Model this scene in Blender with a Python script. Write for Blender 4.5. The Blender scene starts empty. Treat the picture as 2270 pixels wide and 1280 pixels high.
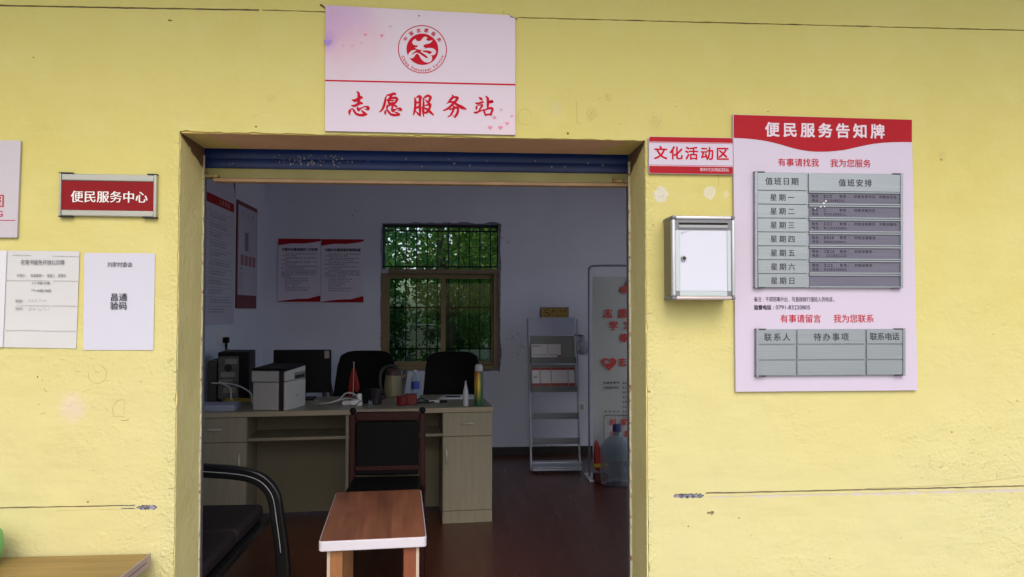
import bpy, bmesh, math, random
from mathutils import Vector, Matrix, noise as mnoise
from mathutils.geometry import delaunay_2d_cdt
R = math.radians
random.seed(7)
sc = bpy.context.scene
COL = sc.collection

# ------------------------------------------------------------------ camera, sky, sun, exposure
cam_d = bpy.data.cameras.new('camera')
cam = bpy.data.objects.new('camera', cam_d); COL.objects.link(cam)
cam.location = (0, -2.33, 1.40)
cam.rotation_euler = (R(91.7), 0, R(-4.2))
cam_d.sensor_width = 36
cam_d.lens = 36 * 1639 / 2270
cam_d.clip_start = 0.02; cam_d.clip_end = 3000
sc.camera = cam

SUN_EL, SUN_AZ = 42, 176          # azimuth counted from +Y towards +X: in front of the wall
world = bpy.data.worlds.new('World'); sc.world = world; world.use_nodes = True
wn = world.node_tree.nodes; bg = wn['Background']
sky = wn.new('ShaderNodeTexSky'); sky.sky_type = 'NISHITA'; sky.sun_disc = False
sky.sun_elevation = R(SUN_EL); sky.sun_rotation = R(SUN_AZ)
sky.air_density = 1.0; sky.dust_density = 3.0; sky.ozone_density = 1.0
world.node_tree.links.new(sky.outputs[0], bg.inputs[0]); bg.inputs[1].default_value = 0.15
sun_d = bpy.data.lights.new('sun', 'SUN'); sun_d.energy = .6; sun_d.angle = R(40); sun_d.color = (1, .98, .95)
sun = bpy.data.objects.new('sun', sun_d); COL.objects.link(sun)
sd = Vector((math.sin(R(SUN_AZ)) * math.cos(R(SUN_EL)), math.cos(R(SUN_AZ)) * math.cos(R(SUN_EL)), math.sin(R(SUN_EL))))
sun.rotation_euler = sd.to_track_quat('Z', 'Y').to_euler()
sun.location = (0, -8, 12)
vs = sc.view_settings
sc.display_settings.display_device = 'sRGB'
vs.view_transform = 'Standard'; vs.look = 'None'; vs.gamma = 1; vs.use_curve_mapping = False
vs.exposure = 0.6
sc.cycles.max_bounces = 10; sc.cycles.diffuse_bounces = 6; sc.cycles.transparent_max_bounces = 16
sc.cycles.use_denoising = True

# ------------------------------------------------------------------ helpers
def S(r, g=None, b=None):
    """0..255 display colour -> linear"""
    def f(c):
        c /= 255.
        return c / 12.92 if c <= .04045 else ((c + .055) / 1.055) ** 2.4
    return (f(r), f(g), f(b))

MATS = {}
def mat(name, col, rough=.6, metal=0., bump=None, var=None, coat=0., spec=None, stretch=None, col2=None, vscale=None):
    """bump=(scale,distance)  var=(scale,amount)"""
    if name in MATS: return MATS[name]
    m = bpy.data.materials.new(name); m.use_nodes = True; MATS[name] = m
    nt = m.node_tree; b = nt.nodes['Principled BSDF']
    b.inputs['Base Color'].default_value = (*col, 1); b.inputs['Roughness'].default_value = rough
    b.inputs['Metallic'].default_value = metal
    if coat: b.inputs['Coat Weight'].default_value = coat
    if spec is not None: b.inputs['Specular IOR Level'].default_value = spec
    tc = nt.nodes.new('ShaderNodeTexCoord'); vec = tc.outputs['Object']
    if stretch:
        mp = nt.nodes.new('ShaderNodeMapping'); mp.inputs['Scale'].default_value = stretch
        nt.links.new(vec, mp.inputs[0]); vec = mp.outputs[0]
    if var:
        n = nt.nodes.new('ShaderNodeTexNoise'); n.inputs['Scale'].default_value = var[0]; n.inputs['Detail'].default_value = 5
        nt.links.new(vec, n.inputs['Vector'])
        mr = nt.nodes.new('ShaderNodeMapRange'); mr.inputs[1].default_value = .3; mr.inputs[2].default_value = .7
        nt.links.new(n.outputs[0], mr.inputs[0])
        mx = nt.nodes.new('ShaderNodeMix'); mx.data_type = 'RGBA'
        c2 = col2 if col2 else tuple(c * (1 - var[1]) for c in col)
        mx.inputs[6].default_value = (*col, 1); mx.inputs[7].default_value = (*c2, 1)
        nt.links.new(mr.outputs[0], mx.inputs[0]); nt.links.new(mx.outputs[2], b.inputs['Base Color'])
        mr2 = nt.nodes.new('ShaderNodeMapRange'); mr2.inputs[3].default_value = max(.03, rough - .08); mr2.inputs[4].default_value = min(1, rough + .08)
        nt.links.new(n.outputs[0], mr2.inputs[0]); nt.links.new(mr2.outputs[0], b.inputs['Roughness'])
    if bump:
        n2 = nt.nodes.new('ShaderNodeTexNoise'); n2.inputs['Scale'].default_value = bump[0]; n2.inputs['Detail'].default_value = 4
        nt.links.new(vec, n2.inputs['Vector'])
        bp = nt.nodes.new('ShaderNodeBump'); bp.inputs['Distance'].default_value = bump[1]; bp.inputs['Strength'].default_value = 1
        nt.links.new(n2.outputs[0], bp.inputs['Height']); nt.links.new(bp.outputs[0], b.inputs['Normal'])
    return m

class N:
    """tiny node helper"""
    def __init__(s, m): s.nt = m.node_tree; s.b = s.nt.nodes['Principled BSDF']; s.tc = s.nt.nodes.new('ShaderNodeTexCoord'); s.obj = s.tc.outputs['Object']
    def L(s, a, b): s.nt.links.new(a, b)
    def noise(s, scale, detail=4, vec=None, rough=.5):
        n = s.nt.nodes.new('ShaderNodeTexNoise'); n.inputs['Scale'].default_value = scale; n.inputs['Detail'].default_value = detail
        n.inputs['Roughness'].default_value = rough
        s.L(vec or s.obj, n.inputs['Vector']); return n.outputs[0]
    def rng(s, v, a, b, c=0, d=1, smooth=False):
        n = s.nt.nodes.new('ShaderNodeMapRange'); n.interpolation_type = 'SMOOTHSTEP' if smooth else 'LINEAR'
        for i, x in enumerate((a, b, c, d)): n.inputs[i + 1].default_value = x
        s.L(v, n.inputs[0]); return n.outputs[0]
    def mix(s, f, a, b):
        n = s.nt.nodes.new('ShaderNodeMix'); n.data_type = 'RGBA'
        if isinstance(f, float): n.inputs[0].default_value = f
        else: s.L(f, n.inputs[0])
        for i, c in ((6, a), (7, b)):
            if isinstance(c, tuple): n.inputs[i].default_value = (*c[:3], 1)
            else: s.L(c, n.inputs[i])
        return n.outputs[2]
    def math(s, op, a, b=0.):
        n = s.nt.nodes.new('ShaderNodeMath'); n.operation = op
        for i, c in ((0, a), (1, b)):
            if isinstance(c, (int, float)): n.inputs[i].default_value = c
            else: s.L(c, n.inputs[i])
        return n.outputs[0]
    def sep(s):
        n = s.nt.nodes.new('ShaderNodeSeparateXYZ'); s.L(s.obj, n.inputs[0]); return n.outputs
    def dist(s, p, sc=(1, 1, 1)):
        a = s.nt.nodes.new('ShaderNodeVectorMath'); a.operation = 'SUBTRACT'; s.L(s.obj, a.inputs[0]); a.inputs[1].default_value = p
        m = s.nt.nodes.new('ShaderNodeVectorMath'); m.operation = 'MULTIPLY'; s.L(a.outputs[0], m.inputs[0]); m.inputs[1].default_value = sc
        l = s.nt.nodes.new('ShaderNodeVectorMath'); l.operation = 'LENGTH'; s.L(m.outputs[0], l.inputs[0]); return l.outputs['Value']
    def bump(s, h, dist, prev=None):
        n = s.nt.nodes.new('ShaderNodeBump'); n.inputs['Distance'].default_value = dist; s.L(h, n.inputs['Height'])
        if prev is not None: s.L(prev, n.inputs['Normal'])
        return n.outputs[0]

def new_mat(name, rough=.6):
    m = bpy.data.materials.new(name); m.use_nodes = True; MATS[name] = m
    m.node_tree.nodes['Principled BSDF'].inputs['Roughness'].default_value = rough
    return m

class MB:
    def __init__(s): s.v = []; s.f = []; s.g = []
    def add(s, vs, fs):
        k = len(s.v); s.v += [Vector(v) for v in vs]; s.f += [[i + k for i in f] for f in fs]; return s
    def box(s, x0, x1, y0, y1, z0, z1):
        return s.add([(x0, y0, z0), (x1, y0, z0), (x1, y1, z0), (x0, y1, z0), (x0, y0, z1), (x1, y0, z1), (x1, y1, z1), (x0, y1, z1)],
                     [(0, 3, 2, 1), (4, 5, 6, 7), (0, 1, 5, 4), (1, 2, 6, 5), (2, 3, 7, 6), (3, 0, 4, 7)])
    def hexa(s, b4, t4):
        return s.add(list(b4) + list(t4), [(0, 3, 2, 1), (4, 5, 6, 7), (0, 1, 5, 4), (1, 2, 6, 5), (2, 3, 7, 6), (3, 0, 4, 7)])
    def panel(s, c4, y0, y1):
        """slab in the XZ plane; corners tl,tr,br,bl as (x,z); front at y0 (<y1)"""
        n = len(c4)
        vs = [(x, y0, z) for x, z in c4] + [(x, y1, z) for x, z in c4]
        fs = [list(range(n - 1, -1, -1)), list(range(n, 2 * n))] + [(i, (i + 1) % n, n + (i + 1) % n, n + i) for i in range(n)]
        return s.add(vs, fs)
    def flat(s, pts, y):
        """flat polygon facing -Y; pts (x,z) in any order of turning"""
        a = sum(pts[i][0] * pts[(i + 1) % len(pts)][1] - pts[(i + 1) % len(pts)][0] * pts[i][1] for i in range(len(pts)))
        if a < 0: pts = pts[::-1]
        return s.add([(x, y, z) for x, z in pts], [list(range(len(pts)))])
    def rect(s, x0, x1, z0, z1, y): return s.flat([(x0, z0), (x1, z0), (x1, z1), (x0, z1)], y)
    def ring(s, cx, cz, r0, r1, y, n=40):
        vs = []; fs = []
        for i in range(n):
            a = 2 * math.pi * i / n
            vs += [(cx + r0 * math.cos(a), y, cz + r0 * math.sin(a)), (cx + r1 * math.cos(a), y, cz + r1 * math.sin(a))]
        for i in range(n):
            j = (i + 1) % n; fs.append((2 * i, 2 * i + 1, 2 * j + 1, 2 * j))
        return s.add(vs, fs)
    def disc(s, cx, cz, r, y, n=32): return s.flat([(cx + r * math.cos(2 * math.pi * i / n), cz + r * math.sin(2 * math.pi * i / n)) for i in range(n)], y)
    def cyl(s, p0, p1, r0, r1=None, n=16, cap=True):
        r1 = r0 if r1 is None else r1
        p0 = Vector(p0); p1 = Vector(p1); d = (p1 - p0).normalized(); u = d.orthogonal().normalized(); w = d.cross(u)
        vs = []
        for p, r in ((p0, r0), (p1, r1)):
            for i in range(n):
                a = 2 * math.pi * i / n; vs.append(p + (u * math.cos(a) + w * math.sin(a)) * r)
        fs = [(i, (i + 1) % n, n + (i + 1) % n, n + i) for i in range(n)]
        if cap: fs += [list(range(n - 1, -1, -1)), list(range(n, 2 * n))]
        return s.add(vs, fs)
    def lathe(s, prof, c=(0, 0, 0), n=24):
        vs = []; fs = []; m = len(prof)
        for r, z in prof:
            for i in range(n):
                a = 2 * math.pi * i / n; vs.append((c[0] + max(r, .0003) * math.cos(a), c[1] + max(r, .0003) * math.sin(a), c[2] + z))
        for k in range(m - 1):
            for i in range(n):
                j = (i + 1) % n; fs.append((k * n + i, k * n + j, (k + 1) * n + j, (k + 1) * n + i))
        fs += [list(range(n - 1, -1, -1)), [(m - 1) * n + i for i in range(n)]]
        return s.add(vs, fs)
    def tube(s, pts, r, n=8, sub=4, sq=None):
        P = [Vector(p) for p in pts]
        if sub > 1 and len(P) > 2:
            Q = []
            for i in range(len(P) - 1):
                a = P[max(i - 1, 0)]; b = P[i]; c = P[i + 1]; d = P[min(i + 2, len(P) - 1)]
                for k in range(sub):
                    t = k / sub
                    Q.append(.5 * ((2 * b) + (c - a) * t + (2 * a - 5 * b + 4 * c - d) * t * t + (3 * b - a - 3 * c + d) * t ** 3))
            Q.append(P[-1]); P = Q
        u = None; vs = []; m = len(P)
        for i, p in enumerate(P):
            d = (P[min(i + 1, m - 1)] - P[max(i - 1, 0)]).normalized()
            if u is None: u = d.orthogonal().normalized()
            u = (u - d * u.dot(d)).normalized(); w = d.cross(u)
            for k in range(n):
                a = 2 * math.pi * k / n
                rr = r(i / (m - 1)) if callable(r) else r
                vs.append(p + (u * math.cos(a) + w * math.sin(a)) * rr)
        fs = [(i * n + k, i * n + (k + 1) % n, (i + 1) * n + (k + 1) % n, (i + 1) * n + k) for i in range(m - 1) for k in range(n)]
        fs += [list(range(n - 1, -1, -1)), [(m - 1) * n + k for k in range(n)]]
        return s.add(vs, fs)

BASE = {}
def thing(name, label, cat, loc=(0, 0, 0), rotz=0, group=None):
    o = bpy.data.objects.new(name, None); COL.objects.link(o); o.empty_display_size = .1
    o.location = loc; o.rotation_euler = (0, 0, rotz); o['label'] = label; o['category'] = cat
    if group: o['group'] = group
    BASE[o.name] = Matrix.Translation(Vector(loc)) @ Matrix.Rotation(rotz, 4, 'Z')
    return o

def obj(name, mb, m, parent=None, bevel=0., world=True, kind=None, seg=2, smooth=True, label=None, sub=0):
    if name == 'lettering' and len(mb.g) > 1 and mb.g[0] == (0, 0):     # every line of writing its own object
        ends = mb.g[1:] + [(len(mb.v), len(mb.f))]
        for (a, fa_), (b, fb2) in zip(mb.g, ends):
            q = MB(); q.v = mb.v[a:b]; q.f = [[i - a for i in f] for f in mb.f[fa_:fb2]]
            obj(name, q, m, parent, bevel, world, kind, seg, smooth, label, sub)
        return None
    me = bpy.data.meshes.new(name)
    inv = None
    if parent is not None and world:
        inv = BASE[parent.name].inverted()
    vs = [inv @ v for v in mb.v] if inv else mb.v
    me.from_pydata([tuple(v) for v in vs], [], mb.f); me.validate()
    bm = bmesh.new(); bm.from_mesh(me)
    if smooth:
        bm.normal_update()
        for f in bm.faces: f.smooth = True
        for e in bm.edges:
            if len(e.link_faces) != 2 or e.calc_face_angle(0) > R(32): e.smooth = False
    bm.to_mesh(me); bm.free()
    ms = m if isinstance(m, (list, tuple)) else [m]
    for x in ms: me.materials.append(x)
    o = bpy.data.objects.new(name, me); COL.objects.link(o)
    if parent is not None:
        o.parent = parent; BASE[o.name] = BASE[parent.name]
    else: BASE[o.name] = Matrix.Identity(4)
    if bevel:
        b = o.modifiers.new('b', 'BEVEL'); b.width = bevel; b.segments = seg; b.limit_method = 'ANGLE'; b.angle_limit = R(40); b.harden_normals = False
    if sub:
        b = o.modifiers.new('s', 'SUBSURF'); b.levels = sub; b.render_levels = sub
    if kind: o['kind'] = kind
    if label: o['label'] = label
    return o
def tag(o, label, cat, group=None):
    o['label'] = label; o['category'] = cat
    if group: o['group'] = group
    return o

# ---- lettering: glyph outlines from the built-in font, laid flat on a board
GC = {}
def glyph(ch, bold):
    k = (ch, bold)
    if k in GC: return GC[k]
    c = bpy.data.curves.new('g', 'FONT'); c.body = ch; c.size = 1; c.offset = bold; c.resolution_u = 3
    o = bpy.data.objects.new('g', c)
    me = bpy.data.meshes.new_from_object(o)
    vs = [(v.co.x, v.co.y) for v in me.vertices]; fs = [list(p.vertices) for p in me.polygons]
    bpy.data.meshes.remove(me); bpy.data.objects.remove(o); bpy.data.curves.remove(c)
    GC[k] = (vs, fs); return GC[k]
def put_glyph(mb, ch, cx, cz, w, h, y, bold, ang=0., shear=0.):
    vs, fs = glyph(ch, 0)
    if not vs: return
    cjk = ord(ch) > 0x2e80
    if cjk: mx, mz = .5, .38; 
    else:
        mx = (min(v[0] for v in vs) + max(v[0] for v in vs)) / 2; mz = .36
    if ch in ',:;。、,': mx = mx if ch != '。' else .3
    ca, sa = math.cos(ang), math.sin(ang)
    # heavier weights: the outline repeated a hair to each side, stacked like coats of ink
    sh = [(0, 0)] if bold <= 0 else [(-1, -.7), (1, .7), (-1, .7), (1, -.7)] if bold < .016 else [(-1, -1), (1, 1), (-1, 1), (1, -1), (0, 1), (0, -1), (1, 0), (-1, 0)]
    for q, (ox, oz) in enumerate(sh):
        out = []
        for a, b in vs:
            a = (a - mx + ox * bold) * w; b = (b - mz + oz * bold) * h; a += b * shear
            out.append((cx + a * ca - b * sa, y - q * .00003, cz + a * sa + b * ca))
        mb.add(out, fs)
def line(mb, s, x0, x1, z0, z1, y, bold=0., k=1.0, serif=0):
    """characters spread evenly between x0 and x1, ink height z1-z0; serif>0 thickens the uprights only"""
    mb.g.append((len(mb.v), len(mb.f)))
    h = (z1 - z0) * k; n = len(s); w = min(h, (x1 - x0) / max(n, 1) * 1.04) if n > 1 else h
    zc = (z0 + z1) / 2
    for i, ch in enumerate(s):
        if ch in ' 　': continue
        cx = x0 + w / 2 + ((x1 - x0) - w) * i / max(n - 1, 1)
        if serif:
            for q in range(-2, 3): put_glyph(mb, ch, cx + q * serif * h, zc, w, h, y - (q + 2) * .00015, bold)
        else: put_glyph(mb, ch, cx, zc, w, h, y, bold)
def latin(mb, s, x0, x1, z0, z1, y, bold=0.):
    c = bpy.data.curves.new('g', 'FONT'); c.body = s; c.size = 1; c.offset = bold
    o = bpy.data.objects.new('g', c); me = bpy.data.meshes.new_from_object(o)
    vs = [v.co.copy() for v in me.vertices]; fs = [list(p.vertices) for p in me.polygons]
    bpy.data.meshes.remove(me); bpy.data.objects.remove(o); bpy.data.curves.remove(c)
    ax = min(v.x for v in vs); bx = max(v.x for v in vs); az = min(v.y for v in vs); bz = max(v.y for v in vs)
    mb.add([(x0 + (v.x - ax) / (bx - ax) * (x1 - x0), y, z0 + (v.y - az) / (bz - az) * (z1 - z0)) for v in vs], fs)
def inkline(mb, x0, x1, zc, h, y, rnd, gap=.25):
    """a line of print too small to read: short separate marks, one per character"""
    x = x0
    while x < x1 - h * .5:
        w = h * rnd.uniform(.7, .95)
        if rnd.random() > .06:
            mb.rect(x, x + w * .8, zc - h * .45, zc - h * .25, y); mb.rect(x + w * .1, x + w * .75, zc + h * .18, zc + h * .38, y)
            if rnd.random() > .4: mb.rect(x + w * .3, x + w * .45, zc - h * .3, zc + h * .2, y)
            if rnd.random() > .5: mb.rect(x + w * .0, x + w * .8, zc - h * .06, zc + h * .05, y - .00003)
        x += w * 1.12
def stroke(mb, pts, y, f, sub=5):
    """brush stroke: (x,z,half width) points through mapping f, round ended ribbon"""
    P = []
    for i in range(len(pts) - 1):
        a = pts[max(i - 1, 0)]; b = pts[i]; c = pts[i + 1]; d = pts[min(i + 2, len(pts) - 1)]
        for k in range(sub):
            t = k / sub
            P.append([.5 * ((2 * b[j]) + (c[j] - a[j]) * t + (2 * a[j] - 5 * b[j] + 4 * c[j] - d[j]) * t * t + (3 * b[j] - a[j] - 3 * c[j] + d[j]) * t ** 3) for j in range(3)])
    P.append(list(pts[-1]))
    Lf = []; Rt = []
    for i, p in enumerate(P):
        q = P[min(i + 1, len(P) - 1)]; o_ = P[max(i - 1, 0)]
        dx, dz = q[0] - o_[0], q[1] - o_[1]; l = math.hypot(dx, dz) or 1; w = max(p[2], 1) * .90
        Lf.append(f(p[0] - dz / l * w, p[1] + dx / l * w)); Rt.append(f(p[0] + dz / l * w, p[1] - dx / l * w))
    n = len(P)
    mb.add([(x, y, z) for x, z in Lf] + [(x, y, z) for x, z in Rt], [(i, n + i, n + i + 1, i + 1) for i in range(n - 1)])
    for p in (P[0], P[-1]):
        w = max(p[2], 1) * .84
        mb.add([(*[f(p[0] + w * math.cos(a * .785), p[1] + w * math.sin(a * .785))][0][:1], y - .00002, f(p[0] + w * math.cos(a * .785), p[1] + w * math.sin(a * .785))[1]) for a in range(8)], [list(range(7, -1, -1))])
def heart(cx, cz, r):
    pts = []
    for i in range(24):
        t = 2 * math.pi * i / 24
        pts.append((cx + r * math.sin(t) ** 3, cz + r / 16 * (13 * math.cos(t) - 5 * math.cos(2 * t) - 2 * math.cos(3 * t) - math.cos(4 * t))))
    return pts
def curve_plate(name, outer, holes, y0, y1):
    """outline with holes in the (x,z) plane, given thickness: constrained triangulation, kept where it lies inside the outline and outside every hole"""
    loops = [outer] + holes; pts = []; edges = []
    for l in loops:
        k = len(pts); pts += [Vector((p[0], p[1])) for p in l]; edges += [(k + i, k + (i + 1) % len(l)) for i in range(len(l))]
    vo, eo, fo, _a, _b, _c = delaunay_2d_cdt(pts, edges, [], 0, 1e-6)
    bbs = [(min(p[0] for p in l), max(p[0] for p in l), min(p[1] for p in l), max(p[1] for p in l)) for l in loops]
    def inside(x, z, q):
        b = bbs[q]
        if x < b[0] or x > b[1] or z < b[2] or z > b[3]: return False
        l = loops[q]; c = False; m = len(l)
        for i in range(m):
            (xa, za), (xb, zb) = l[i], l[(i + 1) % m]
            if (za > z) != (zb > z) and x < (xb - xa) * (z - za) / (zb - za) + xa: c = not c
        return c
    keep = []
    for f in fo:
        x = sum(vo[i][0] for i in f) / 3; z = sum(vo[i][1] for i in f) / 3
        if not inside(x, z, 0) or any(inside(x, z, q) for q in range(1, len(loops))): continue
        a, b, c = (vo[i] for i in f)
        keep.append(f if (b[0] - a[0]) * (c[1] - a[1]) - (b[1] - a[1]) * (c[0] - a[0]) > 0 else f[::-1])
    n_ = len(vo); vs = [(v[0], y0, v[1]) for v in vo] + [(v[0], y1, v[1]) for v in vo]
    fs = [list(f) for f in keep] + [[i + n_ for i in reversed(f)] for f in keep]
    cnt = {}
    for f in keep:
        for a, b in zip(f, f[1:] + f[:1] if isinstance(f, list) else tuple(f[1:]) + tuple(f[:1])): cnt[(a, b)] = 1
    fs += [(b, a, a + n_, b + n_) for (a, b) in cnt if (b, a) not in cnt]
    return MB().add(vs, fs)
def jag(p, q, step, amp, rnd, nrm):
    """points from p to q with a chipped edge"""
    L = math.dist(p, q); n = max(2, int(L / step)); out = []
    for i in range(n):
        t = i / n; a = rnd.gauss(0, amp * .35) + (rnd.random() < .12) * rnd.uniform(0, amp * 2)
        if i == 0: a = 0
        out.append((p[0] + (q[0] - p[0]) * t + nrm[0] * a, p[1] + (q[1] - p[1]) * t + nrm[1] * a))
    return out

# ------------------------------------------------------------------ materials
DX0_, DX1_ = -.8555, .602
YEL = (.60, .53, .165)
wm = new_mat('yellow_plaster', .72); n = N(wm)
c = n.mix(n.rng(n.noise(1.3, 3), .35, .65), YEL, (.57, .50, .145))
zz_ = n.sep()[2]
c = n.mix(n.rng(n.math('SUBTRACT', n.math('MULTIPLY', n.noise(1.1, 4), 1.6), zz_), -1.1, .1, 0, .9), c, (.60, .55, .28))   # paler, less yellow mix by noise and height, stronger low down
c = n.mix(n.rng(n.noise(9, 5), .45, .75, 0, .35), c, (.63, .57, .23))
c = n.mix(n.rng(n.noise(45, 6), .64, .85, 0, .12), c, (.5, .4, .13))
def patch(c, p, r, col, soft=.35, amt=1., ns=30, sc=(1, 1, 1)):
    d = n.math('ADD', n.dist(p, sc), n.math('MULTIPLY', n.math('SUBTRACT', n.noise(ns, 4), .5), r * 1.1))
    return n.mix(n.rng(d, r * (1 - soft), r * (1 + soft), amt, 0, True), c, col)
c = patch(c, (.6525, 0, 1.7745), .022, (.62, .585, .48), .12, .95, 60, (1, 1, .85))
c = patch(c, (.8135, 0, 1.7815), .020, (.66, .61, .47), .15, .85, 60)
c = patch(c, (-1.158, 0, 1.108), .032, (.66, .53, .41), .6, .7, 25, (1, 1, .8))
for (px_, pz_, rr_, cc_) in ((.479, 2.084, .010, (.42, .32, .08)), (1.604, 1.91, .011, (.42, .32, .10)), (.31, 2.05, .02, (.55, .50, .30)), (.866, 1.777, .010, (.68, .66, .5)), (.425, 2.030, .016, (.38, .30, .09)), (.636, 2.008, .020, (.42, .34, .12)), (-.58, 2.06, .012, (.5, .42, .16))):
    d_ = n.math('ADD', n.dist((px_, 0, pz_), (1, 1, .8)), n.math('MULTIPLY', n.math('SUBTRACT', n.noise(60, 3), .5), rr_ * 1.6))
    sp_ = n.math('MULTIPLY', n.rng(d_, rr_ * .5, rr_ * 1.5, .75, 0, True), n.rng(n.noise(260, 2), .47, .58))
    c = n.mix(sp_, c, cc_)
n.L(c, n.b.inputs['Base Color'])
rough_mask = n.math('MULTIPLY', n.rng(n.noise(1.9, 3), .40, .62, .10, 1), n.rng(zz_, .7, 1.7, 1, .25))
edge_ = n.math('MINIMUM', n.math('ABSOLUTE', n.math('SUBTRACT', n.sep()[0], DX0_)), n.math('ABSOLUTE', n.math('SUBTRACT', n.sep()[0], DX1_)))
rough_mask = n.math('ADD', rough_mask, n.math('MULTIPLY', n.rng(edge_, .012, .04, 1, 0), n.rng(zz_, 1.90, 1.97, .8, 0)))
h1 = n.math('MULTIPLY', n.noise(85, 3, rough=.5), rough_mask)
h1 = n.math('ADD', h1, n.math('MULTIPLY', n.rng(n.noise(34, 2), .60, .66), n.math('MULTIPLY', rough_mask, .35)))
nb = n.bump(h1, .0046)
mp = n.nt.nodes.new('ShaderNodeMapping'); mp.inputs['Rotation'].default_value = (0, R(35), 0); mp.inputs['Scale'].default_value = (3, 1, 14); n.L(n.obj, mp.inputs[0])
nb = n.bump(n.noise(2.2, 3, mp.outputs[0]), .0016, nb); nb = n.bump(n.noise(6, 3), .012, nb)
n.L(nb, n.b.inputs['Normal'])

jm = new_mat('jamb_paint', .7); n = N(jm)
xyz = n.sep()
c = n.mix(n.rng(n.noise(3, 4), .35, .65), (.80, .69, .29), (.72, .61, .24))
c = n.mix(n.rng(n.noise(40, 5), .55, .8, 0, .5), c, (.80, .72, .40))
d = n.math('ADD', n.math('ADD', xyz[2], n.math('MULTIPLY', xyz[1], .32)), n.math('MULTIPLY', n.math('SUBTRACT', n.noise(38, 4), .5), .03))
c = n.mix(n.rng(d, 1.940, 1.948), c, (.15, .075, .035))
n.L(c, n.b.inputs['Base Color'])
nb = n.bump(n.noise(60, 5), .003); nb = n.bump(n.noise(8, 2), .006, nb); n.L(nb, n.b.inputs['Normal'])
sm = new_mat('lintel_soffit_render', .85); n = N(sm)
xyz = n.sep()
c = n.mix(n.rng(n.noise(5, 5), .35, .65), (.62, .36, .21), (.54, .31, .18))
nx = n.math('ABSOLUTE', n.math('ADD', xyz[0], .126))
d = n.math('ADD', n.math('SUBTRACT', nx, n.math('MULTIPLY', xyz[1], -.35)), n.math('MULTIPLY', n.math('SUBTRACT', n.noise(30, 4), .5), .04))
c = n.mix(n.rng(d, .668, .676), c, (.55, .42, .14))
d = n.math('ADD', xyz[1], n.math('MULTIPLY', n.math('SUBTRACT', n.noise(12, 4), .5), .03))
c = n.mix(n.rng(d, .008, .011, 1, 0), c, (.66, .48, .14))
n.L(c, n.b.inputs['Base Color']); n.L(n.bump(n.noise(35, 5), .005), n.b.inputs['Normal'])

M_raw = mat('raw_render', (.33, .27, .20), .9, var=(20, .4), bump=(80, .002))
M_dark = mat('dark_gap', (.02, .016, .014), .9)
M_peel = mat('peeled_primer', (.34, .33, .40), .85, var=(90, .5), col2=(.03, .03, .05), bump=(150, .003))
M_peel2 = mat('primer_pale', (.56, .51, .55), .85, var=(16, .4), col2=(.55, .48, .24), bump=(150, .001))
M_crack = mat('paint_crack', (.30, .22, .06), .8)
M_wallin = mat('white_wall_paint', (.76, .785, .92), .8, var=(1.5, .12), bump=(30, .0012))
M_ceil = mat('ceiling_paint', (.7, .7, .72), .85, var=(2, .1))
M_floor = mat('floor_boards', (.098, .025, .012), .30, var=(3, .22), stretch=(6, .7, 1), bump=(40, .0004))
M_conc = mat('concrete', (.39, .375, .36), .85, var=(2, .2), bump=(60, .002))
M_white = mat('white_paint', (.78, .78, .8), .45)
M_alu = mat('anodised_aluminium', (.31, .345, .375), .42, .55, stretch=(1, 1, 60), var=(6, .12))
M_alub = mat('bright_aluminium', (.60, .60, .63), .38, .45, var=(8, .08))
M_aluin = mat('mauve_insert', (.135, .128, .18), .6, stretch=(1, 1, 40), var=(8, .2))
M_red = mat('sign_red', (.40, .006, .016), .6, var=(3, .12), spec=.2)
M_redt = mat('letter_red', (.50, .006, .022), .7, spec=.15)
M_black = mat('black_ink', (.016, .015, .03), .6)
M_grayink = mat('faded_ink', (.10, .10, .12), .7)
M_pink = mat('acrylic_board', (.64, .50, .60), .42, var=(2, .05))
M_board = mat('board_face', (.56, .495, .61), .45, var=(1.5, .05))
M_letw = mat('letter_white', (.66, .56, .64), .5)
M_blackp = mat('black_plastic', (.006, .006, .007), .5, spec=.15)
M_leather = mat('black_leather', (.004, .004, .005), .6, spec=.10, bump=(180, .0006))
M_rubber = mat('dark_rubber', (.02, .018, .02), .8)
M_gold = mat('bronze_aluminium', (.27, .205, .105), .5, .2, var=(5, .2))
M_glass = new_mat('tinted_glass'); nt = M_glass.node_tree; nt.nodes.clear()
out = nt.nodes.new('ShaderNodeOutputMaterial'); tr = nt.nodes.new('ShaderNodeBsdfTransparent'); tr.inputs[0].default_value = (.60, .70, .60, 1)
gl = nt.nodes.new('ShaderNodeBsdfGlossy'); gl.inputs['Roughness'].default_value = .03; gl.inputs[0].default_value = (.8, .85, .8, 1)
fr = nt.nodes.new('ShaderNodeFresnel'); fr.inputs[0].default_value = 1.2; mx = nt.nodes.new('ShaderNodeMixShader')
nt.links.new(fr.outputs[0], mx.inputs[0]); nt.links.new(tr.outputs[0], mx.inputs[1]); nt.links.new(gl.outputs[0], mx.inputs[2]); nt.links.new(mx.outputs[0], out.inputs[0])
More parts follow.
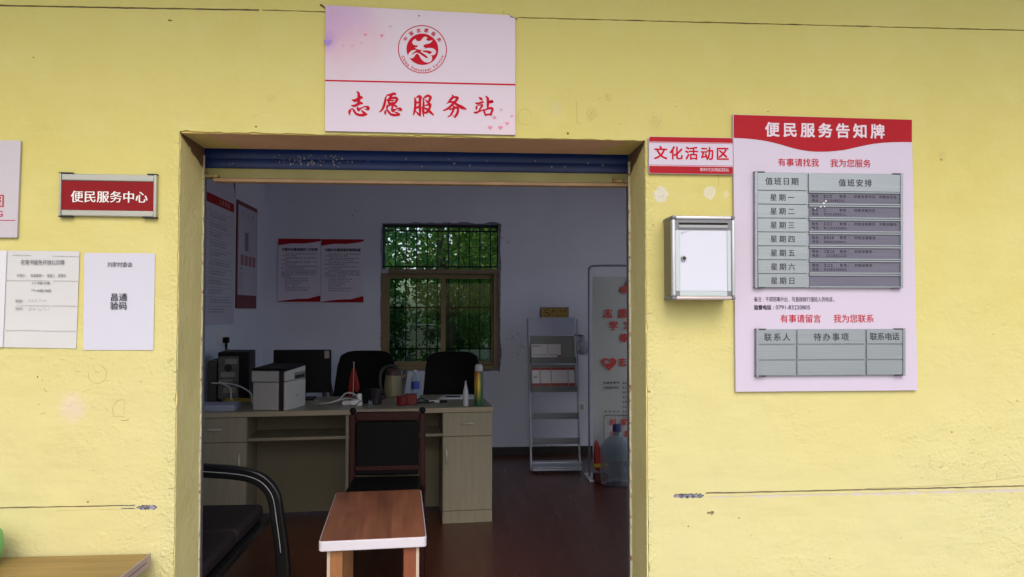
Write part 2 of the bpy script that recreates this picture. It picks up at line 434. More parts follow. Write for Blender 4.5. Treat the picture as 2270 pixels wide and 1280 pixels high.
def clearmat(name, tint, rough=.05, amt=.12):
    m = new_mat(name); nt = m.node_tree; nt.nodes.clear()
    out = nt.nodes.new('ShaderNodeOutputMaterial'); tr = nt.nodes.new('ShaderNodeBsdfTransparent'); tr.inputs[0].default_value = (*tint, 1)
    gl = nt.nodes.new('ShaderNodeBsdfPrincipled'); gl.inputs['Roughness'].default_value = rough; gl.inputs['Base Color'].default_value = (*tint, 1)
    lw = nt.nodes.new('ShaderNodeLayerWeight'); lw.inputs[0].default_value = .35
    mr = nt.nodes.new('ShaderNodeMapRange'); mr.inputs[3].default_value = amt; mr.inputs[4].default_value = .85
    mx = nt.nodes.new('ShaderNodeMixShader')
    nt.links.new(lw.outputs['Facing'], mr.inputs[0]); nt.links.new(mr.outputs[0], mx.inputs[0]); nt.links.new(tr.outputs[0], mx.inputs[1]); nt.links.new(gl.outputs[0], mx.inputs[2]); nt.links.new(mx.outputs[0], out.inputs[0])
    return m
M_clear = clearmat('clear_plastic', (.50, .55, .60), .08, .05)
M_blueclear = clearmat('blue_tinted_plastic', (.62, .72, .80), .1, .2)

# ------------------------------------------------------------------ setting: ground, building
def struct(name, mb, m, parent=None, **k):
    return obj(name, mb, m, parent, kind=None if parent else 'structure', **k)
struct('ground', MB().box(-400, 400, -400, 400, -.5, -.10), mat('earth_ground', (.08, .09, .05), .95, var=(.3, .4), bump=(8, .02)))
struct('pavement', MB().box(-14, 14, -12, 0, -.10, -.012).box(2.6, 14, .001, 9, -.10, -.012), M_conc)  # side-yard strip, unseen, added to bounce daylight into the side opening
struct('floor', MB().box(-1.85, 2.4, 0, 4.88, -.08, 0), M_floor)

rnd = random.Random(3)
DX0, DX1, DZ = -.8555, .602, 1.951
wall = struct('front_wall', MB().panel([(-4.5, -.1), (DX0 - .004, -.1), (DX0 - .004, DZ + .004), (DX1 + .004, DZ + .004), (DX1 + .004, -.1), (2.6, -.1), (2.6, 3.6), (-4.5, 3.6)], .006, .22), M_raw)
outer = [(-4.5, -.1), (DX0, -.1)]
outer += jag((DX0, -.1), (DX0, DZ), .02, .0016, rnd, (-1, 0))
outer += jag((DX0, DZ), (DX1, DZ - .003), .02, .0026, rnd, (0, 1))
outer += jag((DX1, DZ - .003), (DX1 + .006, -.1), .02, .0016, rnd, (1, 0))
outer += [(2.6, -.1), (2.6, 3.6), (-4.5, 3.6)]
def slot(x0, x1, z, h, amp, rnd, step=.02, zslope=0.):
    up = []; lo = []
    k = int((x1 - x0) / step)
    for i in range(k + 1):
        x = x0 + (x1 - x0) * i / k; zz = z + zslope * (x - x0)
        up.append((x, zz + h / 2 + rnd.gauss(0, amp))); lo.append((x, zz - h / 2 + rnd.gauss(0, amp)))
    return lo + up[::-1]
def scar(x0, x1, z, h, rnd, taper=.18):
    """ragged patch where the paint has come off, thinning out towards its ends"""
    k = int((x1 - x0) / .0042); up = []; lo = []
    for i in range(k + 1):
        u = i / k; e = min(1, u / taper, (1 - u) / .12) ** .6 if 0 < u < 1 else 0.0
        w = max(.0007, h / 2 * e * rnd.uniform(.62, 1.08)); w2 = max(.0007, h / 2 * e * rnd.uniform(.55, 1.15)); x = x0 + (x1 - x0) * u
        up.append((x, z + w)); lo.append((x, z - w2))
    return lo + up[::-1]
holes = [slot(-1.45, -.62, 2.326, .0052, .0005, rnd, zslope=.012), slot(-.61, -.41, 2.3365, .0030, .0003, rnd),
         slot(.19, 2.4, 2.336, .0036, .0005, rnd, zslope=.004),
         slot(-2.6, -.9705, .8110, .0042, .0004, rnd), scar(-.968, -.906, .8040, .0170, rnd, .3), scar(-1.012, -.972, .8020, .0045, rnd, .3),
         scar(.686, .787, .8085, .0165, rnd, .08), slot(.792, 2.4, .8155, .0050, .0005, rnd, zslope=.004),
         slot(.80, 1.265, .8030, .0066, .0009, rnd, .010, zslope=.002), slot(1.275, 2.4, .8035, .0095, .0009, rnd, .012, zslope=.004)]
# small chips that show the grey render
for (x, z, r) in [(-.89, 2.2955, .004), (-.884, 2.2955, .003), (.811, .7525, .008), (.80, .7525, .005), (.9, .735, .003), (.735, .712, .003), (-1.108, .824, .003), (-1.26, 1.20, .003),
                  (-1.247, 1.19, .002), (-1.255, 1.118, .002), (1.60, 1.90, .003), (1.92, 1.62, .003), (1.62, 1.0, .003), (.61, 1.14, .004), (.626, 1.675, .0025), (.646, 1.20, .002),
                  (1.77, 1.32, .002), (1.85, 1.1, .0025), (.94, .68, .002), (1.2, .6, .002), (1.44, .66, .002), (-.96, 1.185, .002), (-.93, 1.21, .002), (-1.29, 2.17, .0025),
                  (.0, 2.395, .0), (.144, 2.352, .0022), (1.01, 2.05, .0025), (.52, 2.0, .0018), (.7, 2.06, .002), (.79, 1.66, .002), (.72, 1.62, .0018), (-.625, 1.97, .003), (.35, 1.966, .004)]:
    if r: holes.append([(x + r * rnd.uniform(.6, 1.3) * math.cos(a * .785), z + r * rnd.uniform(.5, 1.1) * math.sin(a * .785)) for a in range(8)])
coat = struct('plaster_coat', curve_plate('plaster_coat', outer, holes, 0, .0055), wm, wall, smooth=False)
mb = MB(); mb.box(-1.02, -.902, .0022, .0058, .794, .8105)
mb.box(.685, .80, .0022, .0058, .797, .8125)
struct('bare_patch', mb, M_peel, wall)
mb = MB(); mb.box(.795, 2.42, .0012, .0058, .796, .8125)
struct('bare_strip', mb, M_peel2, wall)
# hairline rings and curls left in the paint
mb = MB()
def ringpts(cx, cz, rx, rz, a0, a1, k=14): return [(cx + rx * math.cos(R(a0 + (a1 - a0) * i / k)), -.0001, cz + rz * math.sin(R(a0 + (a1 - a0) * i / k))) for i in range(k + 1)]
mb.tube(ringpts(-1.0868, 1.2071, .027, .028, 170, 430), .0005, 4, 1)
mb.tube(ringpts(.2115, 2.016, .022, .026, 0, 300), .0004, 4, 1)
mb.tube([(-1.012, 0, 1.13), (-1.028, 0, 1.125), (-1.040, 0, 1.105), (-1.038, 0, 1.085), (-1.034, 0, 1.078), (-1.018, 0, 1.080), (-1.005, 0, 1.075)], .0006, 4)
mb.tube([(-1.012, 0, 1.13), (-1.007, 0, 1.12), (-1.008, 0, 1.083)], .0004, 4)
mb.tube([(-1.016, 0, 1.069), (-1.004, 0, 1.067), (-.992, 0, 1.071)], .0012, 4)
mb.tube([(.378, 0, 2.07), (.3795, 0, 2.04), (.379, 0, 2.0)], .0006, 4); mb.tube([(.379, 0, 2.0), (.395, 0, 1.998)], .0004, 4, 1)
mb.tube([(-1.2, 0, .799), (-1.1, 0, .8005), (-.97, 0, .801)], .0004, 4)
mb.tube([(1.32, -.0, .822), (1.6, 0, .828), (1.9, 0, .855)], .0006, 4)
mb.tube([(-.64, 0, 1.999), (-.627, 0, 2.006), (-.618, 0, 2.003)], .0004, 4)
mb.tube([(.447, 0, 2.08), (.463, 0, 2.084)], .0005, 4, 1); mb.tube([(.84, 0, 1.90), (.845, 0, 1.87), (.842, 0, 1.80)], .0005, 4)
mb.tube([(-1.24, 0, 1.165), (-1.237, 0, 1.158), (-1.232, 0, 1.156)], .001, 4); mb.tube([(-1.25, 0, 1.088), (-1.243, 0, 1.092), (-1.236, 0, 1.09)], .0008, 4)
obj('paint_crack', mb, M_crack, wall)
# lumps of filler under the white patches
lump = MB()
for (cx, cz, r, cnt) in ((.6525, 1.7745, .017, 26), (.8135, 1.7815, .012, 18), (.848, 1.76, .010, 10), (-1.156, 1.112, .014, 10)):
    for i in range(cnt):
        a = rnd.uniform(0, 6.28); q = r * math.sqrt(rnd.random()); p = (cx + q * math.cos(a), -.0003, cz + q * math.sin(a) * 1.1)
        lump.tube([p, (p[0] + rnd.uniform(-.003, .003), -.0008, p[2] + rnd.uniform(-.003, .003))], rnd.uniform(.0004, .0009), 5, 1)
obj('plaster_crumb', lump, mat('filler_crumb', (.62, .57, .44), .9), wall, kind='stuff')
# linings of the opening
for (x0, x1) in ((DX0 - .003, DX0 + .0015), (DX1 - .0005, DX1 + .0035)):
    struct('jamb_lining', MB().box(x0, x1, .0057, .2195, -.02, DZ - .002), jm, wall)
struct('soffit_lining', MB().box(DX0 + .003, DX1 - .002, .0057, .2195, DZ - .0035, DZ + .003), sm, wall)
edge = new_mat('worn_edge', .8); n = N(edge)
c = n.mix(n.rng(n.noise(55, 4), .58, .64), (.60, .56, .42), (.28, .08, .05)); c = n.mix(n.rng(n.noise(20, 2), .4, .6, 0, .6), c, (.62, .55, .35)); n.L(c, n.b.inputs['Base Color'])
for x0, x1 in ((DX0 + .0016, DX0 + .0045), (DX1 - .006, DX1 - .0006)):
    pts = []
    for i in range(90): pts.append((.211 + rnd.uniform(-.006, .004), -.01 + i * .0217))
    mbx = MB()
    for i in range(len(pts) - 1):
        (ya, za), (yb, zb) = pts[i], pts[i + 1]
        mbx.hexa([(x0, ya, za), (x1, ya, za), (x1, .2195, za), (x0, .2195, za)], [(x0, yb, zb), (x1, yb, zb), (x1, .2195, zb), (x0, .2195, zb)])
    obj('edge_bead', mbx, edge, wall, smooth=False)
# porch roof above the wall
struct('porch_roof', MB().box(-4.5, 2.6, -1.1, 0, 2.95, 3.09), mat('porch_slab', (.5, .48, .42), .8, var=(3, .15)), bevel=.01)

# room shell
WX0, WX1, WZ0, WZ1 = -.738, .400, .822, 2.246
struct('back_wall', curve_plate('bw', [(-2.05, -.1), (2.6, -.1), (2.6, 3.3), (-2.05, 3.3)], [jag((WX0, WZ0), (WX1, WZ0), .03, .003, rnd, (0, -1)) + jag((WX1, WZ0), (WX1, WZ1), .03, .006, rnd, (1, 0)) + jag((WX1, WZ1), (WX0, WZ1), .03, .004, rnd, (0, 1)) + jag((WX0, WZ1), (WX0, WZ0), .03, .002, rnd, (-1, 0))], 4.88, 5.10), M_wallin, smooth=False)
struct('left_wall', MB().box(-2.05, -1.85, .22, 4.88, -.1, 3.3), M_wallin)
# unseen side wall; its wide opening is added to bring daylight inside
struct('right_wall', MB().box(2.4, 2.6, .22, .35, -.1, 3.3).box(2.4, 2.6, 3.8, 4.88, -.1, 3.3).box(2.4, 2.6, .35, 3.8, 2.8, 3.3), M_wallin)
struct('inner_face', MB().panel([(-1.85, 0), (DX0 - .1, 0), (DX0 - .1, DZ + .12), (DX1 + .1, DZ + .12), (DX1 + .1, 0), (2.4, 0), (2.4, 3.0), (-1.85, 3.0)], .2205, .232), M_wallin, wall)
struct('ceiling', MB().box(-2.05, 2.6, .22, 5.1, 3.0, 3.2), M_ceil)
struct('roof', MB().box(-4.6, 2.7, -.02, 5.4, 3.6, 3.75), M_conc)
struct('wall_foot_strip', MB().box(-1.85, 2.4, 4.868, 4.8799, 0.0, .075), mat('black_strip', (.015, .012, .012), .5))  # black strip along the foot of the back wall

# roller shutter
t = thing('roller_shutter', 'blue rolled-up metal shutter with pale yellow bottom bar across the top of the doorway', 'shutter', (-.127, .26, 1.84))
blue = new_mat('blue_enamel', .42); n = N(blue)
c = n.mix(n.rng(n.noise(4, 4), .3, .7), (.012, .045, .20), (.008, .028, .13))
c = n.mix(n.rng(n.noise(60, 5), .70, .74), c, (.35, .36, .36))
d = n.math('ADD', n.dist((.02 - .127 - .3, 0, 0), (1, 0, 0)), n.math('MULTIPLY', n.noise(120, 4), .22))
n.L(c, n.b.inputs['Base Color'])
for k in range(4):
    z = 1.886 + k * .037
    prof = [(.262, z), (.2605, z + .003), (.2585, z + .018), (.2605, z + .033), (.262, z + .0362), (.268, z + .0362), (.268, z)]
    m_ = MB(); x0, x1 = -.868, .606
    vs_ = [(x, y, zz) for x in (x0, x1) for y, zz in prof]; kk = len(prof)
    m_.add(vs_, [list(range(kk)), list(range(2 * kk - 1, kk - 1, -1))] + [((i + 1) % kk, i, kk + i, kk + (i + 1) % kk) for i in range(kk)])
    obj('slat', m_, blue, t)
obj('paint_flake', (lambda m: ([m.rect((a := rnd.uniform(-.62, -.40) if rnd.random() < .75 else rnd.uniform(-.8, .5)), a + rnd.uniform(.0015, .006), (b := 1.90 + rnd.random() * .035), b + rnd.uniform(.002, .009), .2580 - rnd.random() * .0004) for _ in range(60)], m)[1])(MB()), mat('flake_grey', (.35, .33, .3), .8), t, kind='stuff', smooth=False)
bar = mat('shutter_bar_paint', (.33, .30, .10), .5, var=(6, .2), bump=(20, .001))
obj('bottom_bar', MB().box(-.866, .604, .246, .272, 1.8505, 1.8855), bar, t, bevel=.002)
obj('bar_lip', MB().box(-.830, .604, .236, .272, 1.838, 1.850), mat('lip_paint', (.42, .26, .13), .5, var=(9, .25)), t, bevel=.0015)
for x0, x1 in ((-.864, -.812), (.545, .603)):
    obj('latch', MB().box(x0, x1, .234, .2455, 1.852, 1.862).box(x0, x0 + .014, .238, .2455, 1.862, 1.872), mat('rusty_latch', (.16, .09, .04), .8, var=(80, .6), col2=(.5, .38, .15)), t, bevel=.0008)
for x0, x1 in ((-.895, -.866), (.6045, .634)):
    obj('guide_rail', MB().box(x0, x1, .233, .285, 0, 2.06), mat('guide_rail_paint', (.10, .10, .11), .6), t)

# ------------------------------------------------------------------ signs on the yellow wall
# volunteer station sign
def f_sign(px, py):   # source sheet measurements on the sign face
    u = (px - 722.5) / 419.3; top = 14 + 23 * u; bot = 292 + 9 * u
    v = (py - (18 + 14 * u + (0 if py > 100 else 0))) ; w = (py - top) / (bot - top)
    return (-.4140 + u * .595, 2.3548 - .0154 * u + w * ((1.9580 - .002 * u) - (2.3548 - .0154 * u)))
t = thing('volunteer_station_sign', 'pink sign above the doorway with round red emblem and five brush characters', 'sign', (-.1165, -.004, 1.957))
sf = new_mat('sign_face_print', .4); n = N(sf)
c = n.mix(n.rng(n.noise(2, 2), .3, .7), (.58, .49, .57), (.60, .505, .61))
def blot(c, p, r, col, amt):
    d = n.math('ADD', n.dist(p), n.math('MULTIPLY', n.math('SUBTRACT', n.noise(9, 5), .5), r * .8))
    return n.mix(n.rng(d, 0, r, amt, 0, True), c, col)
c = blot(c, (-.24, 0, .31), .19, (.62, .36, .42), .75)
c = blot(c, (-.29, 0, .36), .16, (.46, .27, .54), .65)
c = blot(c, (-.30, 0, .285), .05, (.35, .18, .50), .7)
c = blot(c, (-.20, 0, .37), .10, (.52, .34, .57), .5)
c = blot(c, (.28, 0, .02), .10, (.70, .50, .56), .4)
n.L(c, n.b.inputs['Base Color'])
for o_ in (sf,): pass
obj('face', MB().panel([f_sign(722, 14), f_sign(1129, 36.3), f_sign(1141.8, 43), f_sign(1142, 301), f_sign(723, 292)], -.009, -.002), sf, t, bevel=.0006)
# faces use local coordinates, so the print sits relative to the sign's base
obj('red_rule', MB().flat([f_sign(722.5, 179.3), f_sign(1141.8, 188.6), f_sign(1141.8, 192.2), f_sign(722.5, 182.6)], -.0094), M_redt, t)
ys = -.0095
def z1(x, y): return f_sign(765 + x / 13.353, 195 + y / 13.353)
def z2(x, y): return f_sign(905 + x / 11.35, 200 + y / 11.35)
def z3(x, y): return f_sign(875 + x / 11.13, 55 + y / 11.13)
CH = [(z1, [[(350, 140, 16), (400, 180, 40), (418, 300, 50), (410, 420, 50), (400, 500, 38)], [(215, 370, 12), (290, 405, 48), (400, 360, 55), (480, 310, 48), (520, 335, 24)],
            [(210, 545, 24), (285, 560, 40), (380, 515, 48), (470, 475, 48), (520, 495, 26)],
            [(215, 630, 8), (165, 700, 42), (145, 745, 42), (158, 835, 10)], [(225, 625, 12), (270, 690, 34), (330, 780, 38), (430, 825, 42), (540, 830, 46), (650, 808, 26)],
            [(490, 690, 14), (560, 755, 40), (640, 805, 26)], [(375, 590, 14), (395, 650, 48), (425, 700, 32)], [(430, 665, 36), (520, 610, 20), (610, 580, 24), (685, 610, 50), (685, 665, 36), (590, 655, 12)]]),
      (z1, [[(1240, 240, 22), (1340, 240, 48), (1420, 205, 46), (1480, 210, 40)], [(1240, 240, 14), (1195, 330, 28), (1170, 480, 42), (1120, 630, 40), (1060, 710, 28), (1005, 745, 8)],
            [(1360, 250, 46), (1340, 300, 40), (1270, 370, 26), (1215, 390, 12)], [(1260, 390, 30), (1290, 460, 38), (1315, 545, 34)],
            [(1300, 365, 30), (1400, 330, 38), (1490, 325, 44), (1530, 370, 46), (1495, 440, 40), (1440, 500, 34)], [(1310, 408, 24), (1425, 405, 26)], [(1310, 505, 50), (1430, 485, 46)],
            [(1370, 500, 42), (1400, 580, 34), (1385, 640, 36), (1400, 700, 42), (1440, 725, 30)], [(1250, 555, 38), (1235, 620, 34)], [(1290, 555, 22), (1340, 545, 18)], [(1450, 548, 30), (1520, 580, 34)],
            [(1215, 680, 10), (1190, 740, 38), (1185, 805, 22)], [(1235, 655, 24), (1290, 740, 34), (1360, 810, 38), (1480, 832, 42), (1610, 822, 22)], [(1490, 745, 20), (1590, 800, 34)],
            [(1430, 695, 44), (1520, 650, 18), (1600, 635, 34), (1645, 670, 44), (1640, 705, 20)], [(1560, 692, 10), (1650, 692, 28)]]),
      (z2, [[(150, 205, 14), (168, 300, 36), (162, 450, 34), (148, 560, 34), (115, 655, 12)], [(195, 210, 18), (260, 180, 38), (310, 210, 36)], [(290, 210, 44), (282, 350, 38), (285, 500, 38), (290, 670, 24)],
            [(180, 550, 8), (240, 620, 30), (290, 670, 18)], [(185, 345, 26), (270, 325, 30)], [(180, 480, 28), (275, 430, 32)],
            [(345, 250, 10), (420, 195, 30), (490, 165, 34), (545, 205, 38), (525, 270, 38), (485, 325, 28), (430, 275, 14)], [(372, 240, 16), (372, 400, 32), (365, 560, 36), (378, 690, 10)],
            [(410, 260, 8), (470, 325, 26), (500, 350, 28), (540, 395, 36), (520, 480, 34), (470, 570, 36), (400, 590, 28), (350, 560, 12)], [(400, 412, 12), (480, 395, 28), (540, 385, 30)],
            [(310, 465, 12), (420, 485, 26), (500, 535, 38), (560, 590, 34), (622, 645, 18)]]),
      (z2, [[(1078, 140, 8), (1112, 190, 34), (1055, 260, 36), (1000, 325, 24), (950, 362, 8)], [(1110, 205, 28), (1190, 205, 34), (1228, 230, 34), (1160, 320, 38), (1060, 420, 34), (960, 500, 28), (870, 535, 18)],
            [(1000, 318, 26), (1100, 325, 28), (1165, 310, 20)], [(1130, 330, 30), (1230, 400, 38), (1340, 460, 50), (1450, 505, 14)], [(1120, 430, 24), (1155, 455, 28)],
            [(1020, 508, 16), (1110, 490, 32), (1180, 462, 34), (1235, 490, 34), (1228, 580, 36), (1180, 670, 34), (1150, 712, 14), (1108, 645, 10)], [(1140, 480, 28), (1090, 590, 30), (1040, 660, 24), (980, 695, 14)]]),
      (z2, [[(1768, 205, 14), (1810, 240, 38), (1840, 268, 26)], [(1675, 345, 14), (1740, 362, 32), (1868, 325, 30)], [(1712, 420, 14), (1700, 460, 32), (1706, 505, 22)], [(1712, 425, 12), (1800, 398, 14), (1850, 405, 30), (1810, 470, 26), (1760, 550, 22)],
            [(1640, 578, 16), (1690, 590, 32), (1780, 555, 22), (1890, 515, 18)], [(1938, 180, 16), (1988, 240, 36), (1990, 370, 38), (1985, 460, 26)], [(2010, 330, 26), (2070, 300, 32), (2110, 322, 30), (2020, 350, 12)],
            [(1890, 510, 20), (1905, 580, 28), (1932, 660, 24)], [(1905, 530, 16), (2000, 490, 28), (2080, 478, 36), (2108, 520, 34), (2075, 600, 32), (2062, 648, 24)], [(1930, 650, 22), (2000, 635, 26), (2080, 642, 24)]])]
for fm, strokes in CH:
    m_ = MB()
    for k, s_ in enumerate(strokes): stroke(m_, s_, ys - k * .00006, fm)
    obj('brush_character', m_, M_redt, t, smooth=False)
ex, ez = z3(668, 635); er = 392 / 11.13 / 419.3 * .595
obj('emblem_ring', MB().ring(ex, ez, er * 602 / 392, er * 580 / 392, ys, 72), M_redt, t, smooth=False)
obj('emblem_disc', MB().disc(ex, ez, er, ys, 56), M_redt, t, smooth=False)
bird = [(485, 385), (450, 410), (425, 440), (413, 480), (440, 520), (490, 540), (530, 545), (568, 545), (545, 580), (510, 596), (476, 592), (520, 628), (570, 645), (620, 650), (670, 636), (735, 600), (700, 585), (684, 560), (690, 540), (720, 520), (790, 505), (850, 488), (890, 455), (915, 413), (860, 430), (800, 432), (768, 418), (760, 390), (772, 372), (798, 362), (765, 342), (735, 326), (700, 338), (670, 368), (640, 415), (605, 437), (560, 438), (520, 425), (504, 405), (510, 388)]
m_ = curve_plate('bird', [z3(*p) for p in bird], [], ys - .0012, ys - .0004)
stroke(m_, [(510, 660, 10), (420, 700, 34), (360, 770, 42), (375, 820, 44), (430, 810, 40), (490, 750, 22), (545, 735, 12), (600, 770, 20), (670, 850, 48), (750, 905, 58), (830, 900, 62), (852, 840, 60), (790, 770, 40), (690, 720, 22), (640, 690, 16), (690, 650, 24), (800, 638, 34), (900, 655, 50), (950, 700, 56), (925, 745, 44), (850, 770, 12)], ys - .0009, z3, 6)
obj('emblem_mark', m_, mat('emblem_white', (.66, .54, .62), .5), t, smooth=False)
m_ = MB()
for ch, (x, y) in zip('中国志愿服务', ((252, 378), (390, 245), (570, 172), (762, 172), (938, 255), (1078, 400))):
    a = math.atan2(635 - y, x - 668) - math.pi / 2; p = z3(x, y); put_glyph(m_, ch, p[0], p[1], .0135, .0135, ys, .022, a)
obj('lettering', m_, M_redt, t, smooth=False); m_ = MB()
s_ = 'China Volunteer Service'; wd = [.75, .58, .3, .6, .6, .35, .72, .62, .28, .6, .6, .38, .6, .6, .42, .35, .68, .6, .42, .55, .28, .56, .6]
tot = sum(wd); acc = 0; rr = 512
for ch, w_ in zip(s_, wd):
    deg = 197.5 + (acc + w_ / 2) / tot * (344 - 197.5); acc += w_
    if ch == ' ': continue
    a = R(deg); p = z3(668 + rr * math.cos(a), 635 - rr * math.sin(a)); put_glyph(m_, ch, p[0], p[1], .0125, .0125, ys, .02, a + math.pi / 2)
obj('lettering', m_, M_redt, t, smooth=False)
hm = mat('faded_heart_pink', (.62, .22, .30), .5)
hm2 = mat('faded_heart_mauve', (.50, .34, .46), .5)
for i, (x, y, r) in enumerate([(1110, 246, 4), (1095, 263, 4.6), (1133.5, 260, 3.2), (1123.5, 276, 4.6), (1085.5, 285, 5.5), (1108.5, 285, 5.5), (845.5, 82, 4.2), (810, 80, 4), (801, 98, 3.6), (760, 104, 4), (781, 105, 3.8), (739, 33, 3.6), (864, 62, 3.6), (825, 74, 2), (737, 57, 2.6), (729, 55, 5)]):
    p = f_sign(x, y); obj('printed_heart', MB().flat(heart(p[0], p[1], r * .00142), ys + .0001 - i * .00001), hm if i < 8 and i != 0 else hm2, t, smooth=False)
p = f_sign(731, 100); obj('printed_heart', MB().flat(heart(f_sign(728, 97)[0], f_sign(728, 97)[1], .013), ys), mat('heart_violet', (.32, .2, .52), .5), t, smooth=False)
for x, y in ((927, 38),): p = f_sign(x, y); obj('screw_hole', MB().disc(p[0], p[1], .0024, ys - .0002, 12), M_dark, t)

# dark fixings behind the sign's upper corners
for (pts, lb) in (([(-.431, -.004, 2.357), (-.423, -.006, 2.353), (-.417, -.004, 2.347)], 'bent black nail at the upper corner of the emblem sign beside the groove'), ([(.158, -.006, 2.341), (.172, -.008, 2.333), (.188, -.005, 2.3305)], 'black wire hook at the cut upper corner of the emblem sign')):
    tag(obj('nail', MB().tube(pts, lambda u: .0024 - .0012 * u, 6), M_dark), lb, 'nail')

# rounded rectangle outline
def rrect(x0, x1, z0, z1, r, k=5):
    pts = []
    for cx, cz, a0 in ((x1 - r, z1 - r, 0), (x0 + r, z1 - r, 90), (x0 + r, z0 + r, 180), (x1 - r, z0 + r, 270)):
        for i in range(k + 1): a = R(a0 + 90 * i / k); pts.append((cx + r * math.cos(a), cz + r * math.sin(a)))
    return pts[::-1]

# activity area plaque
t = thing('activity_area_plaque', 'small white plaque with red bands reading 文化活动区 beside the doorway corner', 'sign', (.7485, -.003, 1.8375))
def fp(px, py): return (.6101 + (px - 1436) / 186 * .2773, 1.9583 - (py - 305.5) / 81.5 * .119)
obj('board', MB().panel(rrect(.6101, .8868, 1.8390, 1.9583, .006), -.012, -.002), M_board, t, bevel=.0006)
r_ = rrect(.6112, .8857, 1.8400, 1.9572, .006)
top = [p for p in r_ if p[1] > 1.944]; z_ = fp(0, 317)[1]
obj('red_band', MB().flat([(.6112, z_)] + sorted([p for p in r_ if p[1] > 1.945 and p[0] < .7], key=lambda p: (p[1], p[0])) + sorted([p for p in r_ if p[1] > 1.945 and p[0] > .7], key=lambda p: (-p[1], p[0])) + [(.8857, z_)], -.0124), M_red, t, smooth=False)
z_ = fp(0, 370.5)[1]
obj('red_band', MB().flat([(.6112, z_)] + sorted([p for p in r_ if p[1] < 1.85 and p[0] < .7], key=lambda p: (-p[1], p[0])) + sorted([p for p in r_ if p[1] < 1.85 and p[0] > .7], key=lambda p: (p[1], p[0])) + [(.8857, z_)], -.0124), M_red, t, smooth=False)
for yy in (318.8, 368.4): obj('red_rule', MB().rect(.6112, .8857, fp(0, yy + .5)[1], fp(0, yy - .5)[1], -.0123), M_redt, t)
m_ = MB(); line(m_, '文化活动区', *[fp(x, 0)[0] for x in (1447, 1613)], fp(0, 356.5)[1], fp(0, 326)[1], -.0125, .022); obj('lettering', m_, M_redt, t, smooth=False)
m_ = MB(); line(m_, '新时代文明实践站', *[fp(x, 0)[0] for x in (1548, 1612)], fp(0, 381.6)[1], fp(0, 373)[1], -.0127, 0); obj('lettering', m_, M_letw, t, smooth=False)

# service notice board
t = thing('service_notice_board', 'tall pale pink notice board with red wave header 便民服务告知牌 and grey aluminium duty roster strips', 'notice board', (1.19, -.003, 1.139))
def nb_(px, py):
    v = (py - 262) / 605.; x0 = 1622 + 6 * v; w = 394 + 8 * v
    return (.888 + .001 * v + (px - x0) / w * (.604 + .005 * v), 2.0318 - v * .8925)
obj('board', MB().panel([nb_(1622, 260), nb_(2016, 264), nb_(2030, 867), nb_(1628, 867)], -.012, -.002), M_board, t, bevel=.0005)
def nc(x, y): return nb_(1410 + x / 3.547, 240 + y / 3.547)
hd = [(757, 74), (757, 255), (830, 257), (900, 262), (980, 271), (1050, 284), (1120, 301), (1200, 324), (1270, 340), (1340, 350), (1410, 353), (1480, 351), (1550, 345), (1620, 335), (1690, 318), (1760, 301), (1840, 284), (1920, 273), (2000, 267), (2080, 264), (2151, 264), (2151, 86)]
obj('header', curve_plate('h', [nc(*p) for p in hd], [], -.0128, -.0123), M_red, t, smooth=False)
YN = -.0133
m_ = MB(); line(m_, '便民服务告知牌', nb_(1688, 0)[0], nb_(1951, 0)[0], nb_(0, 308.5)[1], nb_(0, 275)[1], YN, .024); obj('lettering', m_, M_letw, t, smooth=False)
m_ = MB()
line(m_, '有事请找我', nb_(1719, 360)[0], nb_(1810, 360)[0], nb_(0, 373.5)[1], nb_(0, 354.5)[1], YN, .004); line(m_, '我为您服务', nb_(1834, 360)[0], nb_(1925, 360)[0], nb_(0, 373.5)[1], nb_(0, 354.5)[1], YN, .004)
line(m_, '有事请留言', nb_(1724, 710)[0], nb_(1815, 710)[0], nb_(0, 717.5)[1], nb_(0, 698.5)[1], YN, .004); line(m_, '我为您联系', nb_(1841, 710)[0], nb_(1932, 710)[0], nb_(0, 717.5)[1], nb_(0, 698.5)[1], YN, .004)
obj('lettering', m_, M_redt, t, smooth=False)
m_ = MB()
line(m_, '备注:干部因事外出,可直接拨打值班人员电话。', nb_(1667, 665)[0], nb_(1848, 665)[0], nb_(0, 671.5)[1], nb_(0, 660)[1], YN, 0)
line(m_, '监督电话', nb_(1667, 683)[0], nb_(1705, 683)[0], nb_(0, 689)[1], nb_(0, 678)[1], YN, .022); latin(m_, ': 0791-83220805', nb_(1709, 683)[0], nb_(1790, 683)[0], nb_(0, 688)[1], nb_(0, 679)[1], YN, .002)
obj('lettering', m_, M_black, t, smooth=False)
# roster module
YF = -.026
def module(x0, x1, y0, y1):
    a = nb_(x0, y0); b = nb_(x1, y0); c_ = nb_(x1, y1); d_ = nb_(x0, y1)
    obj('backplate', MB().panel([a, b, c_, d_], -.021, -.0123), M_alu, t, bevel=.0004)
    for xx, w_ in ((x0, 5.5), (x1 - 5.5, 5.5)):
        obj('side_rail', MB().panel([nb_(xx, y0 - .5), nb_(xx + w_, y0 - .5), nb_(xx + w_, y1 + .5), nb_(xx, y1 + .5)], YF - .002, -.0124), M_alu, t, bevel=.0006)
    for xx, yy, s_ in ((x0 - .5, y0 - 1, 1), (x1 - 22, y0 - 1, 1), (x0 - .5, y1 + .4, -1), (x1 - 22, y1 + .4, -1)):
        p = nb_(xx, yy); q = nb_(xx + 22, yy + 1.6 * s_)
        obj('end_cap', MB().box(p[0], q[0], YF - .001, -.0126, min(p[1], q[1]), max(p[1], q[1])), M_rubber, t)
def cell(x0, x1, y0, y1, m=M_alu, y=YF, nm='strip'):
    return obj(nm, MB().panel([nb_(x0, y0), nb_(x1, y0), nb_(x1, y1), nb_(x0, y1)], y, -.0205), m, t, bevel=.0005, seg=1)
